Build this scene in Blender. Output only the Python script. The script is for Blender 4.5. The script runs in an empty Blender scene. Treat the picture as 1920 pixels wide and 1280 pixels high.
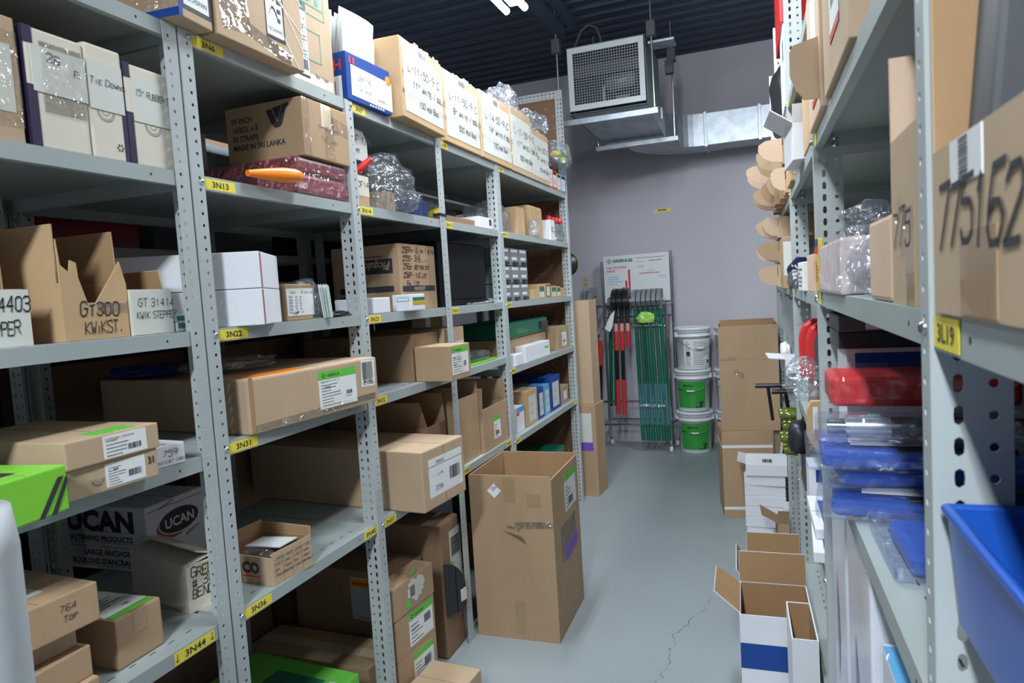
import bpy, bmesh, math, random
from mathutils import Vector, Matrix, noise

SC = bpy.context.scene
COL = SC.collection
PI = math.pi

# ------------------------------------------------------------------ camera
def set_camera():
    yaw, pitch, roll = (math.radians(a) for a in (20.479, -3.990, -3.578))
    fwd = Vector((-math.sin(yaw) * math.cos(pitch), math.cos(yaw) * math.cos(pitch), math.sin(pitch)))
    right = Vector((math.cos(yaw), math.sin(yaw), 0)); up = right.cross(fwd)
    r2 = right * math.cos(roll) + up * math.sin(roll)
    u2 = -right * math.sin(roll) + up * math.cos(roll)
    m = Matrix((r2, u2, -fwd)).transposed().to_4x4()
    m.translation = (1.2245, -1.2758, 1.4766)
    cd = bpy.data.cameras.new('camera'); cam = bpy.data.objects.new('camera', cd)
    COL.objects.link(cam); cam.matrix_world = m
    cd.sensor_width = 36; cd.lens = 1269.83 / 1920 * 36
    cd.clip_start = .02
    cd.dof.use_dof = True; cd.dof.focus_distance = 2.4; cd.dof.aperture_fstop = 9
    SC.camera = cam
set_camera()

# ------------------------------------------------------------------ world, lamps, exposure
W = bpy.data.worlds.new('world'); SC.world = W; W.use_nodes = True
W.node_tree.nodes['Background'].inputs[0].default_value = (.55, .65, .8, 1)
W.node_tree.nodes['Background'].inputs[1].default_value = .05
SC.view_settings.view_transform = 'Standard'; SC.view_settings.look = 'None'
SC.view_settings.gamma = 1; SC.view_settings.exposure = 0.36
SC.view_settings.use_curve_mapping = False
SC.cycles.use_denoising = True
SC.cycles.max_bounces = 8; SC.cycles.transparent_max_bounces = 16
SC.cycles.sample_clamp_indirect = 6

def area(name, loc, sx, sy, power, col=(.86, .94, 1.0), rot=(0, 0, 0)):
    l = bpy.data.lights.new(name, 'AREA'); l.shape = 'RECTANGLE'; l.size = sx; l.size_y = sy
    l.energy = power; l.color = col
    o = bpy.data.objects.new(name, l); COL.objects.link(o); o.location = loc; o.rotation_euler = rot
    return o
area('tube_light_entrance', (.95, -2.7, 2.92), .16, 1.2, 105)
area('fill_light_mid', (.85, .5, 3.28), .16, 1.2, 48, rot=(math.radians(42), 0, 0))  # added fill above the frame, tilted to brighten the back wall; no fixture
area('fill_light_far', (1.72, 2.5, 3.02), .16, 1.2, 48)  # added unseen fill over the right run, lifts the back wall and duct

# ------------------------------------------------------------------ materials
MATS = {}
def mat(name, col, rough=.6, metal=0, var=.0, scale=8, bump=0, bscale=60, spec=.5, emit=None, coat=0, stretch=None):
    if name in MATS: return MATS[name]
    m = bpy.data.materials.new(name); m.use_nodes = True; nt = m.node_tree; N = nt.nodes; L = nt.links
    b = N['Principled BSDF']
    b.inputs['Base Color'].default_value = (*col, 1); b.inputs['Roughness'].default_value = rough
    b.inputs['Metallic'].default_value = metal; b.inputs['Specular IOR Level'].default_value = spec
    b.inputs['Coat Weight'].default_value = coat
    if emit: b.inputs['Emission Color'].default_value = (*emit[0], 1); b.inputs['Emission Strength'].default_value = emit[1]
    if var or bump:
        tc = N.new('ShaderNodeTexCoord'); src = tc.outputs['Object']
        if stretch:
            mp = N.new('ShaderNodeMapping'); mp.inputs['Scale'].default_value = stretch
            L.new(src, mp.inputs[0]); src = mp.outputs[0]
    if var:
        n = N.new('ShaderNodeTexNoise'); n.inputs['Scale'].default_value = scale; n.inputs['Detail'].default_value = 5
        L.new(src, n.inputs['Vector'])
        r = N.new('ShaderNodeValToRGB'); r.color_ramp.elements[0].position = .3; r.color_ramp.elements[1].position = .7
        r.color_ramp.elements[0].color = (*[c * (1 - var) for c in col], 1)
        r.color_ramp.elements[1].color = (*[min(1, c * (1 + var)) for c in col], 1)
        L.new(n.outputs['Fac'], r.inputs[0]); L.new(r.outputs[0], b.inputs['Base Color'])
    if bump:
        n2 = N.new('ShaderNodeTexNoise'); n2.inputs['Scale'].default_value = bscale; n2.inputs['Detail'].default_value = 3
        L.new(src, n2.inputs['Vector'])
        bp = N.new('ShaderNodeBump'); bp.inputs['Strength'].default_value = bump; bp.inputs['Distance'].default_value = .004
        L.new(n2.outputs['Fac'], bp.inputs['Height']); L.new(bp.outputs[0], b.inputs['Normal'])
    MATS[name] = m
    return m
def film(name, tint=(.9, .95, 1), clear=.7, rough=.12, bump=.6, bscale=30):
    """thin clear plastic: mostly see-through with crinkled gloss"""
    if name in MATS: return MATS[name]
    m = bpy.data.materials.new(name); m.use_nodes = True; nt = m.node_tree; N = nt.nodes; L = nt.links
    N.remove(N['Principled BSDF']); out = N['Material Output']
    tr = N.new('ShaderNodeBsdfTransparent'); tr.inputs[0].default_value = (*tint, 1)
    gl = N.new('ShaderNodeBsdfGlossy'); gl.inputs[0].default_value = (.9, .93, .97, 1); gl.inputs['Roughness'].default_value = rough
    df = N.new('ShaderNodeBsdfDiffuse'); df.inputs[0].default_value = (.75, .8, .85, 1)
    m1 = N.new('ShaderNodeMixShader'); m1.inputs[0].default_value = .16
    L.new(gl.outputs[0], m1.inputs[1]); L.new(df.outputs[0], m1.inputs[2])
    m2 = N.new('ShaderNodeMixShader'); m2.inputs[0].default_value = 1 - clear
    L.new(tr.outputs[0], m2.inputs[1]); L.new(m1.outputs[0], m2.inputs[2]); L.new(m2.outputs[0], out.inputs[0])
    tc = N.new('ShaderNodeTexCoord'); n2 = N.new('ShaderNodeTexNoise'); n2.inputs['Scale'].default_value = bscale
    L.new(tc.outputs['Object'], n2.inputs['Vector'])
    bp = N.new('ShaderNodeBump'); bp.inputs['Strength'].default_value = bump; bp.inputs['Distance'].default_value = .05
    L.new(n2.outputs['Fac'], bp.inputs['Height']); L.new(bp.outputs[0], gl.inputs['Normal'])
    MATS[name] = m
    return m

KR = mat('kraft', (.40, .265, .155), .75, var=.10, scale=5, bump=.12, bscale=90, stretch=(1, 1, .25))
KRL = mat('kraft_light', (.47, .335, .215), .75, var=.08, scale=5, bump=.10, bscale=90, stretch=(1, 1, .25))
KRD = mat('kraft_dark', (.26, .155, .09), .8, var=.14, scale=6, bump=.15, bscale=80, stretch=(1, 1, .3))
KRO = mat('kraft_orange', (.50, .33, .175), .7, var=.10, scale=6, bump=.1)
KRP = mat('kraft_peach', (.62, .44, .31), .75, var=.06, scale=5, bump=.08)
KRI = mat('kraft_inside', (.36, .215, .105), .8, var=.10, scale=5, bump=.12, stretch=(1, 1, .25))
WH = mat('white_card', (.72, .72, .76), .65, var=.03, scale=4, bump=.05)
CR = mat('cream_card', (.66, .61, .51), .65, var=.06, scale=5, bump=.08)
PAPER = mat('paper', (.74, .75, .74), .6, var=.03, scale=3)
PAPERG = mat('paper_aged', (.60, .61, .56), .5, var=.06, scale=6, bump=.15, bscale=14, coat=.3)
TAPE = mat('brown_tape', (.36, .235, .13), .22, var=.08, scale=12, bump=.12, bscale=40, coat=.4)
TAPEL = mat('pale_tape', (.56, .46, .33), .25, var=.08, scale=12, bump=.15, bscale=40)
CTAPE = film('clear_tape', (1, .99, .96), .86, .12, 1.0, 22)
CLEAR = film('clear_bag', (.92, .95, .98), .72, .10, 1.0, 34)
CLEARH = film('clear_shell', (.90, .92, .98), .80, .06, .35, 12)
WRAP = film('stretch_wrap', (.98, .97, .97), .84, .08, 1.0, 40)
INK = mat('marker_ink', (.025, .025, .03), .5)
INKB = mat('black_print', (.03, .03, .035), .6)
RED = mat('red_print', (.55, .03, .03), .5)
GRN = mat('green_print', (.13, .50, .06), .5)
GRND = mat('dark_green_print', (.02, .16, .09), .5)
TEAL = mat('teal_print', (.08, .33, .28), .6)
BLU = mat('blue_print', (.015, .06, .27), .5, spec=.2)
BLUL = mat('sky_blue_print', (.10, .35, .62), .4)
YEL = mat('yellow_tag', (.80, .66, .06), .45)
NAVY = mat('navy_board', (.025, .02, .055), .35)
SHELF = mat('shelf_grey', (.335, .375, .368), .42, var=.05, scale=4)
POST = mat('post_grey', (.41, .445, .445), .38, var=.04, scale=6)
SLOT = mat('slot_shadow', (.02, .02, .02), .8)
ZINC = mat('zinc', (.62, .64, .66), .28, metal=1)
GALV = mat('galvanised', (.40, .44, .48), .42, metal=.85, var=.16, scale=14)
CHROME = mat('chrome', (.62, .64, .66), .18, metal=1)
BLK = mat('black_plastic', (.018, .018, .02), .35)
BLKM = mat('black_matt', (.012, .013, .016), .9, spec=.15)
GREYC = mat('cast_grey', (.22, .235, .25), .5, var=.15, scale=20)
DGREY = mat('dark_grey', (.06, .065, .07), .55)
MGREY = mat('bin_grey', (.20, .215, .235), .4)
MAROON = mat('maroon_plastic', (.23, .018, .03), .25)
REDP = mat('red_plastic', (.62, .03, .03), .3)
ORANGE = mat('orange_plastic', (.95, .24, .01), .35)
GREENP = mat('green_plastic', (.005, .13, .075), .35)
GREENB = mat('lime_green', (.22, .62, .05), .35)
BUCKET = mat('bucket_white', (.75, .77, .80), .3)
BUCKG = mat('bucket_green', (.04, .34, .05), .35)
BLUEP = mat('blue_plastic', (.012, .085, .42), .28)
BLUEM = mat('blue_tray', (.02, .10, .48), .3)
HEATG = mat('heater_green', (.10, .17, .145), .45)
HEATW = mat('pale_frame', (.62, .66, .68), .35)
PURPLE = mat('purple_print', (.16, .08, .42), .5)
VIOLET = mat('violet_plastic', (.03, .02, .20), .4)
PEG = mat('brown_hardboard', (.17, .085, .045), .6, var=.08, scale=30)
PEGHOLE = mat('pale_dot', (.55, .50, .42), .6)
HANDLE = mat('amber_green_handle', (.10, .12, .012), .12, coat=.5)
SILV = mat('silver', (.7, .7, .72), .25, metal=.9)
IVORY = mat('ivory_plastic', (.55, .50, .36), .4)
FOAM = mat('white_foam', (.55, .58, .60), .7, bump=.4, bscale=20)

# ------------------------------------------------------------------ mesh helpers
def link(name, me, m, parent=None):
    o = bpy.data.objects.new(name, me); COL.objects.link(o)
    if m is not None:
        for q in (m if isinstance(m, (list, tuple)) else [m]): me.materials.append(q)
    if parent is not None: o.parent = parent
    return o
def thing(name, label, cat, loc=(0, 0, 0), rot=0, group=None):
    o = bpy.data.objects.new(name, None); COL.objects.link(o); o.empty_display_size = .05
    o.location = loc; o.rotation_euler = (0, 0, math.radians(rot))
    o['label'] = label; o['category'] = cat
    if group: o['group'] = group
    return o
def tag(o, label, cat, group=None):
    o['label'] = label; o['category'] = cat
    if group: o['group'] = group
    return o
class MB:
    """collects faces into one mesh"""
    def __init__(s): s.v = []; s.f = []; s.mi = []; s.sm = []
    def add(s, vs, fs, mi=0, smooth=False):
        b = len(s.v); s.v += [tuple(v) for v in vs]
        for f in fs: s.f.append([b + i for i in f]); s.mi.append(mi); s.sm.append(smooth)
        return s
    def box(s, lo, hi, mi=0, M=None):
        x0, y0, z0 = lo; x1, y1, z1 = hi
        vs = [Vector(p) for p in ((x0, y0, z0), (x1, y0, z0), (x1, y1, z0), (x0, y1, z0), (x0, y0, z1), (x1, y0, z1), (x1, y1, z1), (x0, y1, z1))]
        if M is not None: vs = [M @ v for v in vs]
        return s.add(vs, [(0, 3, 2, 1), (4, 5, 6, 7), (0, 1, 5, 4), (1, 2, 6, 5), (2, 3, 7, 6), (3, 0, 4, 7)], mi)
    def tube(s, pts, r, n=10, mi=0, cap=True):
        pts = [Vector(p) for p in pts]; rs = r if isinstance(r, (list, tuple)) else [r] * len(pts)
        rings = []; up = None
        for i, p in enumerate(pts):
            d = ((pts[i + 1] - p) if i == 0 else (p - pts[i - 1]) if i == len(pts) - 1 else (pts[i + 1] - pts[i - 1]))
            if d.length < 1e-9: d = Vector((0, 0, 1))
            d.normalize()
            if up is None: up = Vector((0, 0, 1)) if abs(d.z) < .9 else Vector((1, 0, 0))
            a = d.cross(up).normalized(); b = a.cross(d).normalized(); up = b
            rings.append([p + (a * math.cos(2 * PI * k / n) + b * math.sin(2 * PI * k / n)) * rs[i] for k in range(n)])
        vs = [v for R in rings for v in R]; fs = []
        for i in range(len(pts) - 1):
            for k in range(n):
                fs.append((i * n + k, i * n + (k + 1) % n, (i + 1) * n + (k + 1) % n, (i + 1) * n + k))
        s.add(vs, fs, mi, True)
        if cap:
            s.add(rings[0], [tuple(range(n))], mi); s.add(rings[-1], [tuple(reversed(range(n)))], mi)
        return s
    def lathe(s, prof, n=32, mi=0, c=(0, 0, 0)):
        vs = []; fs = []
        for r, z in prof:
            for k in range(n):
                a = 2 * PI * k / n; vs.append((c[0] + r * math.cos(a), c[1] + r * math.sin(a), c[2] + z))
        for i in range(len(prof) - 1):
            for k in range(n): fs.append((i * n + k, i * n + (k + 1) % n, (i + 1) * n + (k + 1) % n, (i + 1) * n + k))
        return s.add(vs, fs, mi, True)
    def prism(s, poly, M, t, mi=0):
        """poly in local (u,v), extruded t along local w"""
        n = len(poly); vs = [M @ Vector((u, v, 0)) for u, v in poly] + [M @ Vector((u, v, t)) for u, v in poly]
        fs = [tuple(reversed(range(n))), tuple(range(n, 2 * n))] + [(i, (i + 1) % n, n + (i + 1) % n, n + i) for i in range(n)]
        return s.add(vs, fs, mi)
    def mesh(s, name, bevel=0, seg=2):
        me = bpy.data.meshes.new(name); me.from_pydata(s.v, [], s.f)
        me.polygons.foreach_set('material_index', s.mi); me.polygons.foreach_set('use_smooth', s.sm)
        bm = bmesh.new(); bm.from_mesh(me)
        bmesh.ops.recalc_face_normals(bm, faces=bm.faces)
        if bevel:
            bmesh.ops.bevel(bm, geom=[e for e in bm.edges], offset=bevel, segments=seg, affect='EDGES', profile=.6)
        bm.to_mesh(me); bm.free(); me.update()
        return me
    def build(s, name, m, parent=None, bevel=0, seg=2): return link(name, s.mesh(name, bevel, seg), m, parent)

def FM(O, U, V):
    """frame: local (u,v,w) -> space, w = outward normal"""
    U = Vector(U); V = Vector(V); N = U.cross(V)
    m = Matrix((U, V, N)).transposed().to_4x4(); m.translation = Vector(O)
    return m
def faceM(face, w, d, h, side='L'):
    if side == 'L':
        if face == 'front': return FM((0, 0, 0), (0, 1, 0), (0, 0, 1))
        if face == 'near': return FM((-d, 0, 0), (1, 0, 0), (0, 0, 1))
        return FM((0, 0, h), (0, 1, 0), (-1, 0, 0))
    if face == 'front': return FM((0, w, 0), (0, -1, 0), (0, 0, 1))
    if face == 'near': return FM((0, 0, 0), (1, 0, 0), (0, 0, 1))
    return FM((0, 0, h), (1, 0, 0), (0, 1, 0))
def decal(parent, M, u, v, w, h, m, name, t=.0007, off=0, ang=0):
    R = M @ Matrix.Translation((u, v, 0)) @ Matrix.Rotation(math.radians(ang), 4, 'Z')
    return MB().box((0, 0, off), (w, h, off + t), 0, R).build(name, m, parent)
def sub(M, u, v, ang=0): return M @ Matrix.Translation((u, v, 0)) @ Matrix.Rotation(math.radians(ang), 4, 'Z')

# printed text (Blender's built-in face, flat outlines laid on the surface)
def ptext(parent, M, s, u, v, size, m=None, sx=1.0, ang=0, off=.0012, bold=0, name='lettering', shear=0, align='LEFT'):
    c = bpy.data.curves.new('t', 'FONT'); c.body = s; c.size = size; c.shear = shear; c.offset = bold; c.align_x = align
    c.resolution_u = 2
    o = bpy.data.objects.new('t', c); COL.objects.link(o)
    dg = bpy.context.evaluated_depsgraph_get(); me = bpy.data.meshes.new_from_object(o.evaluated_get(dg))
    bpy.data.objects.remove(o); bpy.data.curves.remove(c)
    me.transform(sub(M, u, v, ang) @ Matrix.Translation((0, 0, off)) @ Matrix.Diagonal((sx, 1, 1, 1)))
    me.name = name; me.materials.clear()
    return link(name, me, m or INKB, parent)

# hand-drawn marker strokes
GL = {'A': '00 26 40|12 32', 'B': '00 06 36 45 33 03|33 42 41 30 00', 'C': '45 36 16 05 01 10 30 41', 'D': '00 06 26 45 41 20 00', 'E': '46 06 00 40|03 33', 'F': '46 06 00|03 33',
      'G': '45 36 16 05 01 10 30 41 43 23', 'H': '00 06|40 46|03 43', 'I': '20 26', 'J': '46 41 30 10 01', 'K': '00 06|46 03 40', 'L': '06 00 40', 'M': '00 06 23 46 40', 'N': '00 06 40 46',
      'O': '16 05 01 10 30 41 45 36 16', 'P': '00 06 36 45 44 33 03', 'Q': '16 05 01 10 30 41 45 36 16|22 40', 'R': '00 06 36 45 44 33 03|23 40', 'S': '45 36 16 05 04 42 41 30 10 01', 'T': '06 46|26 20',
      'U': '06 01 10 30 41 46', 'V': '06 20 46', 'W': '06 10 23 30 46', 'X': '00 46|06 40', 'Y': '06 23 46|23 20', 'Z': '06 46 00 40', '0': '16 05 01 10 30 41 45 36 16', '1': '15 26 20', '2': '05 16 36 45 44 00 40',
      '3': '05 16 36 45 44 33 13|33 42 41 30 10 01', '4': '30 36 02 42', '5': '46 06 04 34 43 41 30 10 01', '6': '46 16 03 01 10 30 41 42 33 13 02', '7': '06 46 10', '8': '13 04 05 16 36 45 44 33 13 02 01 10 30 41 42 33',
      '9': '43 23 04 05 16 36 45 43 20', '-': '13 33', '/': '00 46', '"': '16 14|36 34', '#': '10 16|30 36|02 42|04 44', '.': '20 21', ':': '21 22|24 25', '*': '12 34|14 32', "'": '26 24', '+': '22 25|03 43', ',': '21 10'}
def hand(parent, M, s, u, v, size, m=None, wt=.10, ang=0, off=.0012, seed=1, gap=1.45, slant=.12, name='handwriting'):
    R = random.Random(hash_(s) + seed); mb = MB(); X = sub(M, u, v, ang); sc = size / 6.; x = 0; hw = size * wt / 2
    for ch in s:
        if ch == ' ': x += 3.4; continue
        low = ch.islower(); g = GL.get(ch.upper()); k = .72 if low else 1
        if g is None: x += 3; continue
        dy = R.uniform(-.35, .35); kk = k * R.uniform(.92, 1.08)
        for st in g.split('|'):
            P = [Vector(((x + int(q[0]) * kk + R.uniform(-.22, .22)) * sc, (int(q[1]) * kk + dy + R.uniform(-.22, .22)) * sc, 0)) for q in st.split()]
            for p in P: p.x += p.y * slant
            for a, b in zip(P, P[1:]):
                d = (b - a)
                if d.length < 1e-9: continue
                d.normalize(); n = Vector((-d.y, d.x, 0)) * hw; a2 = a - d * hw * .6; b2 = b + d * hw * .6
                mb.add([X @ (q + Vector((0, 0, off))) for q in (a2 - n, b2 - n, b2 + n, a2 + n)], [(0, 1, 2, 3)])
        x += 4 * kk + gap
    me = mb.mesh(name)
    return link(name, me, m or INK, parent)
def hash_(s): return sum((i + 1) * ord(c) for i, c in enumerate(s)) % 9973

def bars(parent, M, u, v, w, h, seed=0, m=None, off=.0013, ang=0, name='barcode', horiz=False):
    R = random.Random(seed); mb = MB(); X = sub(M, u, v, ang); p = 0; L = h if horiz else w
    while p < L:
        a = R.choice((.012, .018, .03, .04)) * L; a = min(a, L - p)
        vs = ((p, 0), (p + a, 0), (p + a, h), (p, h)) if not horiz else ((0, p), (w, p), (w, p + a), (0, p + a))
        mb.add([X @ Vector((q[0], q[1], off)) for q in vs], [(0, 1, 2, 3)]); p += a + R.choice((.012, .02, .034)) * L
    return mb.build(name, m or INKB, parent)
def fine(parent, M, u, v, w, h, rows=3, seed=0, m=None, off=.0013, fill=.45, name='small_print', ang=0):
    R = random.Random(seed * 7 + 3); mb = MB(); X = sub(M, u, v, ang)
    for r in range(rows):
        y = h * (1 - (r + .75) / rows); hh = h / rows * fill; p = 0; end = w * R.uniform(.45, 1)
        while p < end:
            a = R.uniform(.02, .09) * w
            mb.add([X @ Vector((q[0], q[1], off)) for q in ((p, y), (min(p + a, w), y), (min(p + a, w), y + hh), (p, y + hh))], [(0, 1, 2, 3)]); p += a + .018 * w
    return mb.build(name, m or INKB, parent)
def slabel(root, M, u, v, w, h, head=True, lines=(), bar=(.62, .12, .26, .22), seed=1, m=None, ang=0, rows=4, hm=None, headtext=None):
    """stuck-on printed label: sheet with header band, lines of type and a barcode"""
    X = sub(M, u, v, ang)
    s = decal(root, X, 0, 0, w, h, m or PAPER, 'shipping_label', .0006)
    if head:
        decal(s, X, 0, h * .78, w, h * .22, hm or GRN, 'header_band', .0009)
        if headtext: 
            ptext(s, X, headtext, w * .22, h * .84, h * .11, INKB, 1, 0, .0014)
            mb = MB()
            for k in (1, .62):
                r = h * .075 * k
                mb.add([X @ Vector((w * .13 + a * r, h * .885 + b * r, .0013 + (1 - k) * .0004)) for a, b in ((0, -1), (1, 0), (0, 1), (-1, 0))], [(0, 1, 2, 3)], 0 if k == 1 else 1)
            mb.build('diamond_emblem', [INKB, hm or GRN], s)
    for (t, uu, vv, sz) in lines: ptext(s, X, t, w * uu, h * vv, h * sz, INKB, .8, 0, .0012)
    if rows: fine(s, X, w * .06, h * .06, w * .5, h * (.62 if head else .8), rows + 3, seed, fill=.22)
    if bar: bars(s, X, w * bar[0], h * bar[1], w * bar[2], h * bar[3], seed)
    return s

# ------------------------------------------------------------------ cartons
def carton(label, near, w, d, h, rot=0, side='L', m=None, group=None, tape=True, cat='box', name='cardboard_box', bev=.003, tapem=None, seam=True):
    """closed box; origin at its near-front-bottom corner, faces: front (aisle), near (towards -y), top"""
    t = thing(name, label, cat, near, rot, group)
    m = m or KR; s = -1 if side == 'L' else 1
    MB().box((min(0, s * d), 0, 0), (max(0, s * d), w, h)).build('body', m, t, bev)
    if seam:
        mb = MB(); c = w / 2
        mb.box((min(0, s * d) + .004, c - .0012, h - .0004), (max(0, s * d) - .004, c + .0012, h + .0005))
        mb.build('flap_seam', KRD, t)
    if tape:
        tw = min(.05, w * .3); mb = MB(); c = w / 2; x0, x1 = min(0, s * d), max(0, s * d)
        mb.box((x0 + .002, c - tw / 2, h + .0002), (x1 - .002, c + tw / 2, h + .0009))
        fx = 0 if side == 'L' else 0
        q = .0008
        lo = (0 + .0001, c - tw / 2, h - min(.07, h * .45)) if side == 'L' else (-q, c - tw / 2, h - min(.07, h * .45))
        hi = (q, c + tw / 2, h - .002) if side == 'L' else (-.0001, c + tw / 2, h - .002)
        mb.box(lo, hi); mb.build('packing_tape', tapem or TAPE, t)
    return t, (lambda f: faceM(f, w, d, h, side))

def opencarton(label, near, w, d, h, rot=0, side='L', m=None, inner=None, flaps=(), group=None, th=.004, cat='box', name='open_cardboard_box', walls=None):
    """flaps: (edge, length, angle from upright outward, [inset0, inset1]); walls: per-side heights"""
    t = thing(name, label, cat, near, rot, group); m = m or KR; inner = inner or KRI; s = -1 if side == 'L' else 1
    x0, x1 = min(0, s * d), max(0, s * d); hs = dict(front=h, back=h, near=h, far=h)
    if walls: hs.update(walls)
    FX = 'x1' if side == 'L' else 'x0'
    mb = MB()
    mb.box((x0, 0, 0), (x1, w, th))
    fx = x1 if side == 'L' else x0; bx = x0 if side == 'L' else x1
    sg = 1 if side == 'L' else -1
    def wall(lo, hi, axis, outward):
        # outer skin m, inner skin slot 1
        mb.box(lo, hi, 0)
    wall((min(fx, fx - sg * th), 0, th), (max(fx, fx - sg * th), w, hs['front']), 0, 1)
    wall((min(bx, bx + sg * th), 0, th), (max(bx, bx + sg * th), w, hs['back']), 0, 1)
    wall((x0 + th, 0, th), (x1 - th, th, hs['near']), 1, 1)
    wall((x0 + th, w - th, th), (x1 - th, w, hs['far']), 1, 1)
    # inside lining
    e = .0006
    ix0, ix1 = x0 + th + e, x1 - th - e
    def lin(a, b, c, dd): mb.add([a, b, c, dd], [(0, 1, 2, 3)], 1)
    fi = fx - sg * (th + e); bi = bx + sg * (th + e)
    lin((fi, th, th), (fi, w - th, th), (fi, w - th, hs['front'] - .002), (fi, th, hs['front'] - .002))
    lin((bi, th, th), (bi, w - th, th), (bi, w - th, hs['back'] - .002), (bi, th, hs['back'] - .002))
    lin((ix0, th + e, th), (ix1, th + e, th), (ix1, th + e, hs['near'] - .002), (ix0, th + e, hs['near'] - .002))
    lin((ix0, w - th - e, th), (ix1, w - th - e, th), (ix1, w - th - e, hs['far'] - .002), (ix0, w - th - e, hs['far'] - .002))
    lin((ix0, th, th + e), (ix1, th, th + e), (ix1, w - th, th + e), (ix0, w - th, th + e))
    mb.build('body', [m, inner], t)
    for fl in flaps:
        ed, ln, ang = fl[:3]; a0, a1 = (fl[3] if len(fl) > 3 else (0, 0)); cut = fl[4] if len(fl) > 4 else 0
        A = math.radians(ang)
        if ed == 'front': O, U, out, L = (fx, 0, hs['front']), (0, 1, 0), Vector((sg, 0, 0)), w
        elif ed == 'back': O, U, out, L = (bx, 0, hs['back']), (0, 1, 0), Vector((-sg, 0, 0)), w
        elif ed == 'near': O, U, out, L = (x0, 0, hs['near']), (1, 0, 0), Vector((0, -1, 0)), d
        else: O, U, out, L = (x0, w, hs['far']), (1, 0, 0), Vector((0, 1, 0)), d
        V = Vector((0, 0, 1)) * math.cos(A) + out * math.sin(A)
        N = Vector(U).cross(V)
        M = FM(O, U, V); tt = th * .8 if N.dot(out) < 0 else -th * .8
        f = MB(); c = cut
        f.prism([(a0, 0), (L - a1, 0), (L - a1 - c, ln), (a0 + c, ln)], M, tt, 0)
        # side facing the box interior keeps the raw liner colour
        zz = tt + (.0006 if tt > 0 else -.0006)
        f.add([M @ Vector(p) for p in ((a0 + .001, .001, zz), (L - a1 - .001, .001, zz), (L - a1 - c - .001, ln - .001, zz), (a0 + c + .001, ln - .001, zz))], [(0, 1, 2, 3)], 1)
        f.build('flap', [m, inner], t)
    return t, (lambda f: faceM(f, w, d, h, side))

def lump(name, label, cat, c, size, m, seed=0, amp=.25, group=None, sub_=3, parent=None, freq=2.2, flat=True, rot=0):
    """crumpled rounded body (plastic bag, cloth, bundle)"""
    bm = bmesh.new(); bmesh.ops.create_icosphere(bm, subdivisions=sub_, radius=1)
    off = Vector((seed * 3.7, seed * 1.3, seed * 2.1))
    for v in bm.verts:
        n = noise.noise(v.co * freq + off) + .5 * noise.noise(v.co * freq * 2.3 + off)
        p = v.co * (1 + amp * n)
        p = Vector((math.copysign(abs(p.x) ** .8, p.x), math.copysign(abs(p.y) ** .8, p.y), math.copysign(abs(p.z) ** .85, p.z)))
        if flat and p.z < -.72: p.z = -.72
        v.co = Vector((p.x * size[0] / 2, p.y * size[1] / 2, (p.z + .72) * size[2] / 1.72))
    me = bpy.data.meshes.new(name); bm.to_mesh(me); bm.free()
    for p in me.polygons: p.use_smooth = (seed % 2 == 0)
    o = link(name, me, m, parent)
    o.location = c; o.rotation_euler = (0, 0, math.radians(rot))
    if parent is None: tag(o, label, cat, group)
    return o

# ================================================================== THE ROOM
def struct(name, mb, m): o = mb.build(name, m); o['kind'] = 'structure'; return o
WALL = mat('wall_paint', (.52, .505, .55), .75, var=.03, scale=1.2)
FLOORM = mat('floor_paint', (.31, .35, .362), .38, var=.07, scale=1.6, bump=.05, bscale=30)
CEIL = mat('deck_navy', (.026, .042, .075), .55, var=.1, scale=3)
struct('floor', MB().box((-2.6, -6.5, -.1), (4.6, 5.2, 0)), FLOORM)
struct('wall_back', MB().box((-2.6, 5.1, 0), (4.6, 5.3, 3.8)), WALL)
struct('wall_left', MB().box((-2.7, -6.5, 0), (-2.6, 5.3, 3.8)), WALL)
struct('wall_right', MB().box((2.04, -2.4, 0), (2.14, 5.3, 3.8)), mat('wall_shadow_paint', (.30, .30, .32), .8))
struct('wall_side', MB().box((4.6, -6.5, 0), (4.7, -2.3, 3.8)).box((2.14, -2.4, 0), (4.7, -2.3, 3.8)), WALL)
struct('wall_front', MB().box((-2.6, -6.6, 0), (4.6, -6.5, 3.8)), WALL)
# corrugated roof deck: ribs run across the aisle
mb = MB(); prof = []; y = -6.5; k = 0
while y < 5.1:
    prof += [(y, 3.50), (y + .07, 3.50), (y + .09, 3.53), (y + .13, 3.53)]; y += .15
vs = [(-2.6, a, b) for a, b in prof] + [(4.6, a, b) for a, b in prof]; n = len(prof)
mb.add(vs, [(i, i + 1, n + i + 1, n + i) for i in range(n - 1)]); mb.box((-2.6, -6.5, 3.56), (4.6, 5.1, 3.6))
struct('ceiling', mb, CEIL)
# steel beams under the deck
struct('trim_1', MB().box((-.12, -6.5, 3.30), (-.05, 3.62, 3.37)).box((-.02, -6.5, 3.36), (.03, 3.62, 3.41)), CEIL)
struct('trim_2', MB().box((-2.6, -3.2, 3.24), (4.6, -3.14, 3.50)), CEIL)
# hairline crack wandering along the floor
mb = MB(); R = random.Random(4); p = Vector((.62, .4, .0006)); 
for i in range(60):
    q = p + Vector((R.uniform(-.017, .023) + .0015, .025 + R.uniform(-.01, .01), 0)); wd = R.uniform(.0006, .0022)
    mb.add([p + Vector((-wd, 0, 0)), p + Vector((wd, 0, 0)), q + Vector((wd, 0, 0)), q + Vector((-wd, 0, 0))], [(0, 1, 2, 3)]); p = q
struct('trim_3', mb, mat('floor_crack', (.12, .13, .14), .9))

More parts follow.
